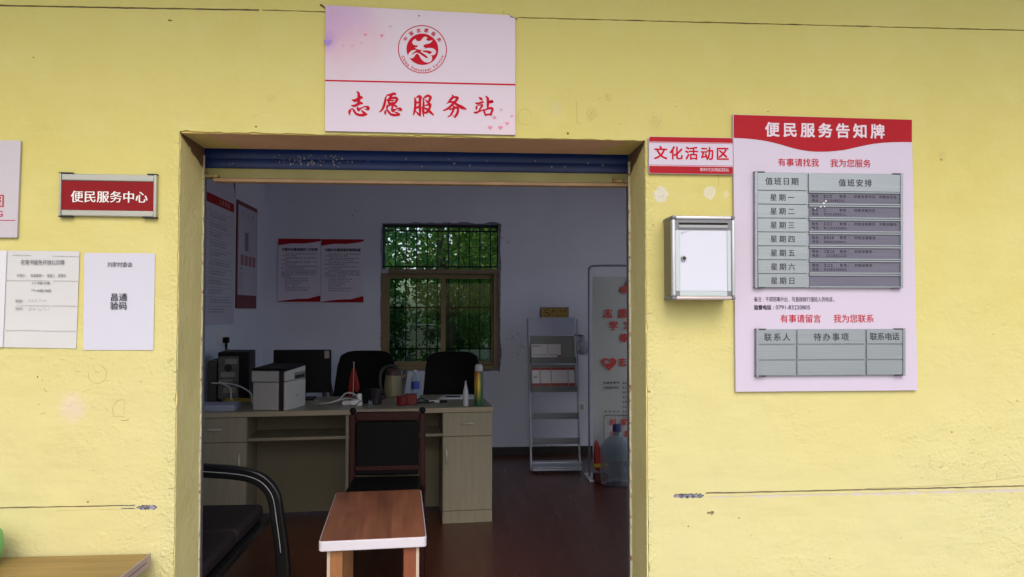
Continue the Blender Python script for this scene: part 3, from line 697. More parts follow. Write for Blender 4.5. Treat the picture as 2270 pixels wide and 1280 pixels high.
module(1665.5, 1990.5, 388, 641)
cell(1671.5, 1778.5, 389.5, 427.5); cell(1783, 1984.8, 389.5, 428.5)
days = '一二三四五六日'
txt = MB(); small = MB(); rr_ = random.Random(5)
line(txt, '值班日期', nb_(1688, 408)[0], nb_(1761, 408)[0], nb_(0, 416.5)[1], nb_(0, 399)[1], YF - .0006, .012); line(txt, '值班安排', nb_(1848, 408)[0], nb_(1922, 408)[0], nb_(0, 418)[1], nb_(0, 400.5)[1], YF - .0006, .012)
info = [('职务: 村党支部书记、村委会主任', 9, 20), ('职务: 村委会副主任', 9, 20), ('职务: 村党支部委员 村委会委员', 9, 20), ('职务: 村党支部委员', 9, 20), ('职务: 村委会委员', 9, 20), ('职务: 村委会委员', 9, 20)]
for i in range(7):
    y0 = 428.8 + i * 30.35; ox = i * .25
    cell(1671.5 + ox, 1778.5 + ox, y0, y0 + 29)
    line(txt, '星期' + days[i], nb_(1698 + ox, y0)[0], nb_(1752 + ox, y0)[0], nb_(0, y0 + 22.6)[1], nb_(0, y0 + 6.4)[1], YF - .0006, .010)
    # holder with a recessed mauve insert: lips above and below
    cell(1783.2 + ox, 1984.8 + ox, y0 + .6, y0 + 3.6, M_alu, YF - .001, 'holder_lip'); cell(1783.2 + ox, 1984.8 + ox, y0 + 26.4, y0 + 29.4, M_alu, YF - .001, 'holder_lip')
    cell(1784 + ox, 1984.4 + ox, y0 + 3.6, y0 + 26.4, M_aluin, YF + .003, 'name_insert')
    if i < 6:
        yi = YF + .0024; z_a = nb_(0, y0 + 14.2)[1]; z_b = nb_(0, y0 + 7)[1]; z_c = nb_(0, y0 + 23.2)[1]; z_d = nb_(0, y0 + 16.2)[1]
        x_ = lambda p: nb_(p + ox, y0)[0]
        line(small, '姓名:', x_(1790), x_(1812), z_a, z_b, yi, .01); inkline(small, x_(1816), x_(1838), (z_a + z_b) / 2, z_b - z_a, yi, rr_)
        s_ = info[i][0]; line(small, s_, x_(1851), x_(1851 + len(s_) * 7.9), z_a, z_b, yi, .01)
        line(small, '电话:', x_(1790), x_(1812), z_c, z_d, yi, .01); inkline(small, x_(1816), x_(1865), (z_c + z_d) / 2, (z_d - z_c) * .8, yi, rr_)
obj('lettering', txt, M_black, t, smooth=False); obj('small_print', small, mat('insert_ink', (.008, .008, .014), .6), t, kind='stuff', smooth=False)
# torn adhesive specks on the roster
m_ = MB()
for px, py, r in ((1815, 455, 3), (1820, 450, 2.6), (1808, 463, 2.5), (1817, 462, 2.2), (1796, 467, 1.6), (1790, 513, 1.2)):
    p = nb_(px, py); obj('tape_residue', MB().flat([(p[0] + r * .0015 * rnd.uniform(.4, 1.3) * math.cos(a * .9), p[1] + r * .0015 * rnd.uniform(.4, 1.3) * math.sin(a * .9)) for a in range(7)], YF - .0015 - r * .0001), mat('tape_pale', (.6, .58, .62), .6), t, smooth=False)
module(1668.5, 1996, 731, 833)
for a_, b_ in ((1674, 1754.5), (1758, 1906.5), (1910.5, 1990)):
    for y0, y1 in ((732.5, 763), (765.5, 797), (799.5, 831)): cell(a_, b_, y0, y1)
txt = MB(); line(txt, '联系人', nb_(1685, 745)[0], nb_(1743, 745)[0], nb_(0, 757)[1], nb_(0, 739)[1], YF - .0006, .010)
line(txt, '待办事项', nb_(1793, 745)[0], nb_(1871, 745)[0], nb_(0, 757)[1], nb_(0, 739)[1], YF - .0006, .010); line(txt, '联系电话', nb_(1917, 745)[0], nb_(1983, 745)[0], nb_(0, 756)[1], nb_(0, 738.5)[1], YF - .0006, .010)
obj('lettering', txt, M_black, t, smooth=False)

# suggestion box
t = thing('suggestion_box', 'silver aluminium suggestion box with white locked door and dark slot hung on the yellow wall', 'letter box', (.76, -.002, 1.433))
bx0, bx1, bz0, bz1, bd = .658, .8580, 1.4330, 1.6930, .098
sil = mat('box_silver', (.60, .58, .57), .35, .6, var=(5, .05)); gp = mat('corner_grey_plastic', (.17, .175, .19), .5)
side = mat('champagne_side_shaded', (.22, .19, .14), .5, .3)  # champagne darkened to carry the shading of the box's side
obj('case', MB().box(bx0 + .002, bx1 - .002, -bd + .012, -.001, bz0 + .002, bz1 - .002), side, t, bevel=.004)
fb = .011
obj('frame_bar', MB().box(bx0, bx0 + .0125, -bd - .002, -bd + .016, bz0 + fb, bz1 - fb), M_alub, t, bevel=.005, seg=4)
obj('frame_bar', MB().box(bx1 - .0105, bx1, -bd - .002, -bd + .016, bz0 + fb, bz1 - fb), M_alub, t, bevel=.005, seg=4)
obj('frame_bar', MB().box(bx0 + .0125, bx1 - .0105, -bd - .002, -bd + .016, bz1 - fb, bz1), M_alub, t, bevel=.004, seg=4)
obj('frame_bar', MB().box(bx0 + .0125, bx1 - .0105, -bd - .002, -bd + .016, bz0, bz0 + fb), mat('lower_bar_rose', (.52, .45, .44), .4, .4), t, bevel=.004, seg=4)
for x0, x1 in ((bx0 - .0006, bx0 + .0127), (bx1 - .0107, bx1 + .0006)):
    for z0, z1_ in ((bz0 - .0006, bz0 + fb), (bz1 - fb, bz1 + .0006)):
        obj('corner_cap', MB().box(x0, x1, -bd - .003, -.003, z0, z1_), gp, t, bevel=.0045, seg=4)
ix0, ix1 = bx0 + .0128, bx1 - .0108
obj('slot_panel', MB().box(ix0, ix1, -bd + .002, -bd + .014, bz1 - .0435, bz1 - .0115), gp, t, bevel=.0006)
obj('slot_hood', MB().box(ix0 + .010, ix1 - .012, -bd - .003, -bd + .0025, bz1 - .0215, bz1 - .0195).box(ix0 + .010, ix1 - .012, -bd - .001, -bd + .0025, bz1 - .0375, bz1 - .0285), mat('slot_rim', (.30, .31, .33), .4, .3), t, bevel=.0006)
obj('slot', MB().box(ix0 + .0105, ix1 - .0125, -bd - .0002, -bd + .0022, bz1 - .0284, bz1 - .0216), M_dark, t)
obj('door_stile', MB().box(ix0, ix0 + .0125, -bd + .003, -bd + .014, bz0 + .0265, bz1 - .044), mat('door_alu', (.46, .52, .54), .45, .3), t, bevel=.0008)
obj('door_stile', MB().box(ix1 - .0135, ix1 - .001, -bd + .003, -bd + .014, bz0 + .0265, bz1 - .044), MATS['door_alu'], t, bevel=.0008)
obj('door_rail', MB().box(ix0 + .0125, ix1 - .0135, -bd + .003, -bd + .014, bz0 + .0115, bz0 + .026), MATS['door_alu'], t, bevel=.0008)
for x0, x1 in ((ix0, ix0 + .0123), (ix1 - .0133, ix1 - .001)): obj('corner_block', MB().box(x0, x1, -bd + .0028, -bd + .014, bz0 + .0115, bz0 + .0262), gp, t)
obj('door', MB().box(ix0 + .0128, ix1 - .0138, -bd + .005, -bd + .014, bz0 + .0263, bz1 - .044), mat('door_white', (.62, .63, .71), .4), t)
obj('paper_sheet', MB().flat([(ix0 + .014, bz0 + .028), (ix1 - .016, bz0 + .028), (ix1 - .016, bz1 - .0475), (ix0 + .045, bz1 - .0475), (ix0 + .020, bz1 - .057), (ix0 + .0145, bz1 - .055)], -bd + .0040), mat('door_sheet', (.59, .61, .70), .6), t, smooth=False)
obj('curled_corner', MB().add([(ix0 + .020, -bd + .0035, bz1 - .057), (ix0 + .045, -bd + .0035, bz1 - .0475), (ix0 + .017, -bd - .001, bz1 - .0495)], [(0, 1, 2)]), mat('sheet_back', (.6, .6, .68), .6), t, smooth=False)
lx, lz = bx0 + .0375, bz0 + .1275
obj('lock', MB().cyl((lx, -bd - .003, lz), (lx, -bd + .005, lz), .0078, .009, 24), mat('lock_steel', (.30, .30, .31), .35, .7), t)
obj('keyhole', MB().cyl((lx, -bd - .0036, lz), (lx, -bd - .0029, lz), .0052, .0052, 20).box(lx - .003, lx + .003, -bd - .0039, -bd - .0035, lz - .0007, lz + .0007), M_rubber, t)

# red service centre plaque
t = thing('service_centre_plaque', 'silver framed plaque with dark red insert and white characters 便民服务中心', 'sign', (-1.057, -.002, 1.684))
def fr_(px, py):
    u = (px - 137) / 215.; return (-1.1999 + u * .2842, (1.8158 - .0016 * u) - (py - (384.5 + 4 * u)) / 96. * .1308)
def pan(nm, x0, x1, y0, y1, yf, m, bev=.0006):
    sl = lambda x: (x - 137) / 215. * 4
    return obj(nm, MB().panel([fr_(x0, y0 + sl(x0)), fr_(x1, y0 + sl(x1)), fr_(x1, y1 + sl(x1)), fr_(x0, y1 + sl(x0))], yf, -.002), m, t, bevel=bev)
psil = mat('plaque_silver', (.40, .40, .35), .45, .3)
pan('backplate', 138, 351, 386, 479, -.008, M_alu)
pan('frame_rail', 141, 345.5, 385.5, 401, -.014, psil, .003); pan('frame_rail', 141, 345.5, 466.5, 480, -.014, psil, .003)
pan('side_rail', 136.5, 141, 385, 480.5, -.016, psil, .0015); pan('side_rail', 345.5, 352, 385, 480.5, -.016, psil, .0015)
pan('insert', 141.3, 345.3, 401.3, 466.2, -.0105, mat('insert_red', (.24, .005, .009), .6, var=(3, .1), spec=.2), .0004)
for a_, b_, y0 in ((136, 166, 383.4), (331, 353, 383.4), (136, 166, 480.4), (322, 353, 480.4)): pan('end_cap', a_, b_, y0, y0 + 2.2, -.0165, M_rubber, 0)
m_ = MB(); line(m_, '便民服务中心', fr_(161, 0)[0], fr_(332, 0)[0], fr_(246, 452)[1], fr_(246, 424)[1], -.0112, 0, k=.98, serif=.011); obj('lettering', m_, mat('letter_cream', (.78, .76, .72), .5), t, smooth=False)

# no smoking sign, cut by the photograph's edge
t = thing('no_smoking_sign', 'white no smoking sign with red squares above the taped paper notice', 'sign', (-1.56, -.002, 1.617))
obj('board', MB().panel([(-1.80, 1.918), (-1.3168, 1.9121), (-1.3217, 1.6187), (-1.80, 1.617)], -.010, -.002), mat('smoke_board', (.50, .46, .50), .4, var=(2, .05)), t, bevel=.0008)
def fz(py): return 1.9121 - (py - 314) / 214. * .2934
def fx(px): return -1.382 + px * .001305
m_ = MB()
m_.ring(-1.47, fz(374), .088, .070, -.0104, 48)
m_.flat([(-1.47 - .058, fz(374) + .046), (-1.47 - .046, fz(374) + .058), (-1.47 + .058, fz(374) - .046), (-1.47 + .046, fz(374) - .058)], -.0105)
obj('prohibition_ring', m_, mat('ring_red', (.40, .012, .02), .5), t, smooth=False)
obj('cigarette', MB().rect(-1.515, -1.435, fz(374) - .007, fz(374) + .007, -.0102), M_black, t)
for i in range(4):
    x1_ = fx(16) - (3 - i) * .046; obj('red_square', MB().rect(x1_ - .041, x1_, fz(461), fz(434), -.0104), MATS['ring_red'], t)
m_ = MB()
for i, ch in enumerate('禁止吸烟'): put_glyph(m_, ch, fx(16) - (3 - i) * .046 - .0205, fz(447.5), .037, .034, -.0108, .012)
obj('lettering', m_, MATS['smoke_board'], t, smooth=False)
m_ = MB(); latin(m_, 'NO SMOKING', fx(15) - .19, fx(14.5), fz(482.5), fz(469.5), -.0106, .015); obj('lettering', m_, mat('magenta_red', (.40, .01, .07), .5), t, smooth=False)
obj('magenta_rule', MB().rect(-1.79, fx(42), fz(491), fz(489.3), -.0104), MATS['magenta_red'], t)
m_ = MB(); line(m_, '公共场所请勿吸烟', fx(8) - .155, fx(8), fz(512), fz(498), -.0105, .012); obj('lettering', m_, M_black, t, smooth=False)

# two taped papers: slightly wavy sheets
def sheet(name, c4, amp, seed, m, parent, lift=.0015, nx=14, nz=18):
    vs = []; fs = []
    for j in range(nz + 1):
        for i in range(nx + 1):
            u, v = i / nx, j / nz
            a = Vector(c4[0]).lerp(Vector(c4[1]), u); b = Vector(c4[3]).lerp(Vector(c4[2]), u); p = a.lerp(b, v)
            e = max(abs(u - .5), abs(v - .5)) * 2
            y = -lift - amp * (.5 + .5 * mnoise.noise(Vector((u * 3, v * 4, seed)))) * (.4 + .6 * e ** 3)
            vs.append((p.x, y, p.y))
    for j in range(nz):
        for i in range(nx): k = j * (nx + 1) + i; fs.append((k, k + nx + 1, k + nx + 2, k + 1))
    return obj(name, MB().add(vs, fs), m, parent)
pm = mat('paper_white', (.57, .565, .65), .75, var=(2, .08)); pm2 = mat('paper_creased', (.58, .58, .58), .6, var=(3, .08))
t = thing('code_notice_paper', 'taped white paper headed 刘家村委会 with four bold characters in its blank centre', 'notice', (-1.026, -.001, 1.281))
sheet('sheet', [(-1.1296, 1.5744), (-.9222, 1.5746), (-.9224, 1.2795), (-1.1279, 1.2806)], .003, 3.3, pm, t)
def fa(px, py): return (-1.1296 + (px - 187.5) * .001318, 1.5740 - (py - 562) * .001376)
m_ = MB(); line(m_, '刘家村委会', fa(239, 0)[0], fa(296, 0)[0], fa(0, 593)[1], fa(0, 581)[1], -.0055, 0); 
line(m_, '昌通', fa(247, 0)[0], fa(285, 0)[0], fa(0, 668)[1], fa(0, 650)[1], -.0055, .012); line(m_, '验码', fa(247, 0)[0], fa(285, 0)[0], fa(0, 687)[1], fa(0, 669)[1], -.0055, .012)
obj('lettering', m_, M_black, t, smooth=False)
t = thing('reading_room_paper', 'creased paper under clear tape headed 农家书屋免开放公示牌 with opening hours', 'notice', (-1.255, -.001, 1.285))
sheet('sheet', [(-1.3600, 1.5803), (-1.1429, 1.5788), (-1.1485, 1.2850), (-1.3655, 1.2899)], .004, 8.1, pm2, t)
def fb_(px, py): return (-1.3750 + px * .001302, 1.5795 - (py - 557) * .001366)
m_ = MB(); YP = -.0066
line(m_, '农家书屋免开放公示牌', fb_(48, 0)[0], fb_(146, 0)[0], fb_(0, 588)[1], fb_(0, 576)[1], YP, .004)
line(m_, '开放日: 每周星期一 星期二 星期五', fb_(40, 0)[0], fb_(150, 0)[0], fb_(0, 615)[1], fb_(0, 607.5)[1], YP, 0)
line(m_, '上午', fb_(73, 0)[0], fb_(84, 0)[0], fb_(0, 631)[1], fb_(0, 625)[1], YP); latin(m_, '9:00-12:00', fb_(86, 0)[0], fb_(114, 0)[0], fb_(0, 630.5)[1], fb_(0, 625.5)[1], YP, .02)
line(m_, '下午', fb_(72, 0)[0], fb_(83, 0)[0], fb_(0, 647.5)[1], fb_(0, 641)[1], YP); latin(m_, '14:00-18:00', fb_(85, 0)[0], fb_(117, 0)[0], fb_(0, 647)[1], fb_(0, 642)[1], YP, .02)
line(m_, '管理员:', fb_(38, 0)[0], fb_(60, 0)[0], fb_(0, 671)[1], fb_(0, 664)[1], YP); line(m_, '手机号:', fb_(38, 0)[0], fb_(60, 0)[0], fb_(0, 688)[1], fb_(0, 681)[1], YP)
obj('lettering', m_, M_grayink, t, smooth=False)
m_ = MB(); rr_ = random.Random(2)
for y0, x0, x1 in ((667, 66, 104), (685, 66, 112)):
    x = x0
    while x < x1:
        p = fb_(x, y0); w_ = rr_.uniform(3, 6)
        q = [(p[0] + rr_.uniform(0, w_) * .0013, YP, p[1] + rr_.uniform(-4, 4) * .0013) for _ in range(4)]; m_.tube(q, .00022, 4, 3); x += w_
obj('handwriting', m_, M_grayink, t)
for y0, a_, b_ in ((566, 30, 70), (568, 118, 177), (622, 16, 112), (623, 120, 176), (677, 40, 112), (678, 116, 174), (732, 18, 96), (733, 100, 172)):
    obj('fold_crease', MB().tube([(fb_(a_, 0)[0], YP + .0006, fb_(0, y0)[1]), (fb_((a_ + b_) / 2, 0)[0], YP + .0004, fb_(0, y0 + rr_.uniform(-.6, .6))[1]), (fb_(b_, 0)[0], YP + .0006, fb_(0, y0 + .6)[1])], .00055, 5, 2), mat('crease_grey', (.40, .40, .38), .6), t)
obj('tape_strip', MB().panel([(-1.372, 1.580), (-1.352, 1.5802), (-1.358, 1.2900), (-1.378, 1.2905)], -.0068, -.0062), mat('yellowed_tape', (.62, .62, .66), .25), t)

# outside table and green vessel
t = thing('wall_side_table', 'yellow-brown wooden table corner with pink edging against the yellow wall', 'table', (-1.4, -.30, -.012))
tw = mat('oak_laminate', (.30, .185, .055), .38, var=(4, .3), stretch=(1.2, 14, 10)); te = mat('pinkish_edging', (.48, .34, .29), .5)
obj('tabletop', MB().box(-2.0, -.914, -.62, -.032, .652, .676), tw, t, bevel=.003)
obj('edge_band', MB().box(-.9139, -.9095, -.6215, -.0305, .6405, .6775), te, t, bevel=.002)
obj('groove', MB().box(-.9094, -.9091, -.58, -.06, .6585, .6605), M_rubber, t)
obj('apron', MB().box(-1.97, -.95, -.59, -.06, .58, .652), te, t)
for x in (-1.96, -.985):
    for y in (-.60, -.075): obj('leg', MB().box(x, x + .04, y, y + .04, -.012, .652), tw, t, bevel=.003)
tag(obj('basin', MB().lathe([(.0, 0), (.055, 0), (.068, .02), (.075, .055), (.070, .09), (.064, .10), (.060, .098), (.066, .055), (.058, .012), (0, .008)], (-1.362, -.12, .676), 32), mat('green_plastic', (.12, .46, .14), .4)), 'bright green round plastic tub on the table under the paper notices', 'tub')

# ------------------------------------------------------------------ inside: back wall window
t = thing('sliding_window', 'bronze framed sliding window with two tinted panes and an open barred strip above it', 'window', (-.169, 4.95, .822))
obj('frame', MB().box(-.736, -.676, 4.90, 4.985, .825, 1.755).box(.350, .398, 4.90, 4.985, .825, 1.755).box(-.676, .350, 4.90, 4.985, .825, .862), M_gold, t, bevel=.003)
obj('transom_rail', MB().box(-.730, .396, 4.885, 4.99, 1.757, 1.802), mat('transom_brown', (.27, .20, .13), .5, .2, var=(4, .3)), t, bevel=.003)
obj('transom_end', MB().box(-.737, -.672, 4.876, 4.93, 1.756, 1.803), mat('transom_end_lilac', (.45, .44, .52), .7), t, bevel=.004)
for (x0, x1, y0) in ((-.675, -.118, 4.915), (-.165, .349, 4.948)):
    s_ = MB().box(x0, x0 + .016, y0, y0 + .024, .863, 1.754).box(x1 - .046, x1, y0, y0 + .024, .863, 1.754) if x0 < -.5 else MB().box(x0, x0 + .04, y0, y0 + .024, .863, 1.754).box(x1 - .016, x1, y0, y0 + .024, .863, 1.754)
    s_.box(x0 + .0161, x1 - .0461, y0, y0 + .024, 1.712, 1.754).box(x0 + .0161, x1 - .0461, y0, y0 + .024, .863, .905) if x0 < -.5 else s_.box(x0 + .0401, x1 - .0161, y0, y0 + .024, 1.712, 1.754).box(x0 + .0401, x1 - .0161, y0, y0 + .024, .863, .905)
    sa = obj('sash', s_, M_gold, t, bevel=.0015)
    obj('pane', MB().box(x0 + .012, x1 - .014, y0 + .010, y0 + .014, .90, 1.72), M_glass, sa)
obj('upper_rail', MB().box(-.735, .398, 4.96, 4.99, 2.215, 2.243).box(-.735, -.722, 4.96, 4.99, 1.80, 2.215).box(.385, .398, 4.96, 4.99, 1.80, 2.215), mat('dark_green_steel', (.02, .028, .025), .6), t)
for i in range(12):
    x = -.72 + i * .1045; obj('bar', MB().cyl((x, 5.045, .83), (x, 5.045, 2.24), .0062, n=8), mat('bar_steel', (.012, .016, .016), .6), t)
for z in (1.02, 1.43, 1.835, 2.19): obj('cross_bar', MB().box(-.736, .398, 5.052, 5.058, z - .008, z + .008), MATS['bar_steel'], t)
# ragged mortar round the frame
def ragged(p, q, nrm, w0, w1, y, rr):
    k = max(3, int(math.dist(p, q) / .02)); a = []; b = []
    for i in range(k + 1):
        u = i / k; w = w0 + (w1 - w0) * max(0, .5 + .9 * mnoise.noise(Vector((u * 7 + p[0] * 9, p[1] * 5, 2)))) + rr.uniform(-.002, .002)
        x, z = p[0] + (q[0] - p[0]) * u, p[1] + (q[1] - p[1]) * u; a.append((x - nrm[0] * .004, z - nrm[1] * .004)); b.append((x + nrm[0] * w, z + nrm[1] * w))
    m = MB(); n_ = k + 1; m.add([(x, y, z) for x, z in a] + [(x, y, z) for x, z in b], [(i, i + 1, n_ + i + 1, n_ + i) for i in range(k)]); return m
for p, q, nr, a, b in (((WX1, .80), (WX1, 2.25), (1, 0), .004, .030), ((-.45, WZ1), (.40, WZ1), (0, 1), -.004, .022), ((WX0, .82), (WX0, 2.2), (-1, 0), -.002, .010), ((WX0, WZ0), (WX1, WZ0), (0, -1), .0, .018)):
    obj('mortar_smear', ragged(p, q, nr, a, b, 4.8785, rnd), mat('mortar_smear', (.30, .27, .32), .9, var=(50, .6)), bpy.data.objects['back_wall'], smooth=False)
m_ = MB()
for i in range(46):
    cx, cz = rnd.choice(((.55, 1.12), (.60, .98), (.47, 2.1), (.62, 1.05), (-1.0, 2.32), (.78, .05), (.80, .08), (.9, .06)))
    x, z = cx + rnd.gauss(0, .035), max(.078, cz + rnd.gauss(0, .02)); r = rnd.uniform(.003, .010)
    m_.add([(x + r * rnd.uniform(.5, 1.6) * math.cos(a * 1.05), 4.8789 - i * .00001, z + r * rnd.uniform(.5, 1.6) * math.sin(a * 1.05)) for a in range(6)], [(0, 1, 2, 3, 4, 5)])
obj('scuff', m_, mat('scuff_grey', (.48, .47, .56), .9), bpy.data.objects['back_wall'], kind='stuff', smooth=False)

# two volunteer rule notices
def notice(x0, x1, z0, z1, title, label):
    t = thing('rule_notice', label, 'notice', ((x0 + x1) / 2, 4.876, z0), group='pair of rule notices on the back wall')
    w = x1 - x0; h = z1 - z0; P_ = lambda u, v: (x0 + u * w, z1 - v * h)
    obj('board', MB().box(x0, x1, 4.868, 4.8785, z0, z1), mat('notice_board_face', (.74, .69, .82), .5), t, bevel=.001)
    y = 4.8674
    obj('header_wave', MB().flat([P_(0, 0), P_(1, 0), P_(1, .03), P_(.85, .055), P_(.6, .075), P_(.3, .075), P_(.15, .09), P_(0, .105)], y), M_red, t, smooth=False)
    obj('footer_wave', MB().flat([P_(0, 1), P_(1, 1), P_(1, .90), P_(.85, .925), P_(.72, .95), P_(.45, .955), P_(.2, .975), P_(0, .992)], y), M_red, t, smooth=False)
    m_ = MB(); a = P_(.09, .195); b = P_(.93, .145); line(m_, title, a[0], b[0], a[1], b[1], y - .0004, .03, k=1.0); obj('lettering', m_, M_black, t, smooth=False)
    m_ = MB(); rr = random.Random(len(label)); v = .235; par = [2, 2, 2, 2, 4, 1, 1, 1, 1, 1, 1]
    for n_ in par:
        for k in range(n_):
            if v > .86: break
            u0 = .17 if k == 0 else .09; u1 = .92 if k < n_ - 1 else rr.uniform(.3, .8) if n_ > 1 else rr.uniform(.45, .8)
            a = P_(u0, v); inkline(m_, a[0], P_(u1, v)[0], a[1], .0135, y - .0004, rr); v += .0305
        v += .006
    obj('small_print', m_, M_black, t, kind='stuff', smooth=False)
notice(-1.7130, -1.3125, 1.483, 2.0865, '刘家村志愿者服务工作职责', 'notice with red waves headed 工作职责, the one farther from the window')
notice(-1.3070, -.9045, 1.478, 2.0850, '刘家村志愿者服务管理制度', 'notice with red waves headed 管理制度, the one nearer the window')
# gold plate
t = thing('gold_no_smoking_plate', 'small gold no smoking plate with black rim above the brochure rack', 'sign', (.947, 4.876, 1.322))
obj('rim', MB().box(.8092, 1.0855, 4.869, 4.8785, 1.3225, 1.4295), M_blackp, t, bevel=.002)
obj('plate', MB().box(.817, 1.0777, 4.8665, 4.870, 1.331, 1.421), mat('brushed_gold', (.46, .31, .08), .35, .6), t)
m_ = MB().ring(.872, 1.376, .036, .029, 4.866, 32).rect(.852, .895, 1.372, 1.380, 4.8659); m_.flat([(.850, 1.402), (.846, 1.398), (.894, 1.350), (.898, 1.354)], 4.8658)
line(m_, '禁止吸烟', .918, 1.065, 1.377, 1.412, 4.866, .012); latin(m_, 'NO SMOKING', .918, 1.065, 1.345, 1.362, 4.866, .01)
obj('lettering', m_, mat('brown_print', (.06, .025, .01), .6), t, smooth=False)

# wall posters on the side wall (local x runs into the room, front faces +X)
t = thing('rules_poster', 'tall white poster with red title band on the side wall nearest the doorway', 'poster', (-1.8485, 3.0, 1.29), R(90))
po = mat('poster_white', (.58, .56, .68), .55, var=(2, .05))
obj('sheet', MB().box(0, .930, -.006, 0, 0, 1.55), po, t, world=False)
obj('title_band', MB().rect(0, .90, .915, .985, -.0066), M_red, t, world=False)
obj('corner_flag', MB().flat([(.80, 1.42), (.93, 1.42), (.93, 1.02), (.905, 1.10), (.865, 1.17), (.83, 1.25)], -.0064), mat('deep_red_print', (.20, .012, .02), .5), t, world=False, smooth=False)
m_ = MB(); line(m_, '工作制度', .52, .78, .93, .972, -.0072, .012); line(m_, '务', .84, .905, 1.22, 1.32, -.0070, .01); obj('lettering', m_, mat('pale_gold', (.62, .40, .28), .5), t, world=False, smooth=False)
m_ = MB(); rr = random.Random(4)
for k in range(11):
    z = .86 - k * .072
    m_.rect(.02, .88, z, z + .0018, -.0066); inkline(m_, .05, .22, z - .02, .018, -.0068, rr); inkline(m_, .30, rr.uniform(.6, .86), z - .02, .011, -.0068, rr)
    inkline(m_, .30, rr.uniform(.5, .86), z - .04, .011, -.0068, rr)
obj('small_print', m_, M_black, t, world=False, kind='stuff', smooth=False)
t = thing('framed_notice', 'narrow framed notice with dark red border on the side wall nearest the room corner', 'poster', (-1.8485, 3.980, 1.417), R(90))
obj('border', MB().box(0, .615, -.010, 0, 0, .913), mat('maroon_frame', (.16, .02, .03), .5), t, world=False, bevel=.002)
obj('sheet', MB().box(.03, .592, -.0125, -.009, .115, .875), mat('poster_mauve', (.52, .49, .60), .5), t, world=False)
m_ = MB(); line(m_, '公开栏', .12, .50, .78, .84, -.0128, .01); m_.rect(.22, .33, .50, .66, -.0128)
inkline(m_, .08, .16, .34, .03, -.0128, rr); [inkline(m_, .06, .18, .30 - q * .03, .02, -.0128, rr) for q in range(5)]
obj('small_print', m_, mat('greyed_ink', (.22, .18, .28), .6), t, world=False, kind='stuff', smooth=False)
m_ = MB(); [obj('picture', MB().rect(.10 + q * .12, .19 + q * .12, .37, .46, -.0130), mat('dusty_rose', (.36, .14, .18), .6), t, world=False, smooth=False) for q in range(4)]

# outlet
t = thing('wall_socket', 'white wall socket with black plug low on the side wall above the cables', 'socket', (-1.8485, 3.53, 1.125), R(90))
obj('plate', MB().box(0, .16, -.012, 0, 0, .10), M_white, t, world=False, bevel=.004)
obj('plug', MB().box(.09, .135, -.055, -.012, .02, .065).cyl((.11, -.035, .02), (.11, -.035, -.06), .011, .007), M_blackp, t, world=False, bevel=.006)

# ------------------------------------------------------------------ desk
dw = mat('desk_laminate', (.27, .235, .155), .5, var=(3, .14), stretch=(2, 2, 12)); dwh = mat('desk_top_laminate', (.30, .275, .20), .38, var=(3, .12), stretch=(1, 9, 9))
dd = mat('desk_inner_board', (.16, .14, .085), .6, var=(2, .1)); dpanel = mat('desk_door_front', (.33, .29, .20), .5, var=(3, .14), stretch=(14, 2, 1.4))
DR = R(5)
t = thing('office_desk', 'long pale wood laminate desk with drawer cupboards at both ends, facing the doorway', 'desk', (.232, 2.612, 0), DR)
obj('desktop', MB().box(-1.96, .004, -.010, .76, .727, .760), dwh, t, world=False, bevel=.002)
for (a_, b_, hs) in ((-.330, 0, 1), (-1.955, -1.565, 0)):
    obj('cabinet', MB().box(a_, b_, .02, .55, .082, .7265), dw, t, world=False)
    obj('plinth', MB().box(a_ + .001, b_ - .001, .004, .55, 0, .079), dpanel, t, world=False, bevel=.001)
    d_ = obj('drawer', MB().box(a_ + .002, b_ - .002, 0, .0195, .571, .724), dpanel, t, world=False, bevel=.0012)
    c0 = (a_ + b_) / 2
    obj('handle', MB().tube([(c0 - .045, -.001, .650), (c0 - .02, -.016, .653), (c0 + .02, -.016, .653), (c0 + .045, -.001, .650)], lambda u: .0035 + .004 * math.sin(u * math.pi), 8), mat('handle_nickel', (.62, .58, .48), .35, .5), d_, world=False)
    d_ = obj('door', MB().box(a_ + .002, b_ - .002, 0, .0195, .083, .567), dpanel, t, world=False, bevel=.0012)
    hx = a_ + .022 if hs else b_ - .045
    obj('handle', MB().tube([(hx, -.001, .385), (hx + .002, -.015, .42), (hx + .002, -.015, .46), (hx, -.001, .495)], lambda u: .003 + .003 * math.sin(u * math.pi), 8), MATS['handle_nickel'], d_, world=False)
obj('divider', MB().box(-.955, -.937, .012, .50, .0, .7265), dw, t, world=False)
obj('shelf', MB().box(-1.5645, -.9555, .03, .37, .568, .586), dw, t, world=False); obj('shelf', MB().box(-.9365, -.3305, .03, .37, .568, .586), dw, t, world=False)
obj('modesty_panel', MB().box(-1.5645, -.9555, .372, .39, .02, .7265).box(-.9365, -.3305, .372, .39, .02, .7265), dd, t, world=False)
obj('edge_banding', MB().box(-1.96, .004, -.0125, -.0101, .729, .758), mat('desk_edge', (.36, .30, .20), .5), t, world=False)

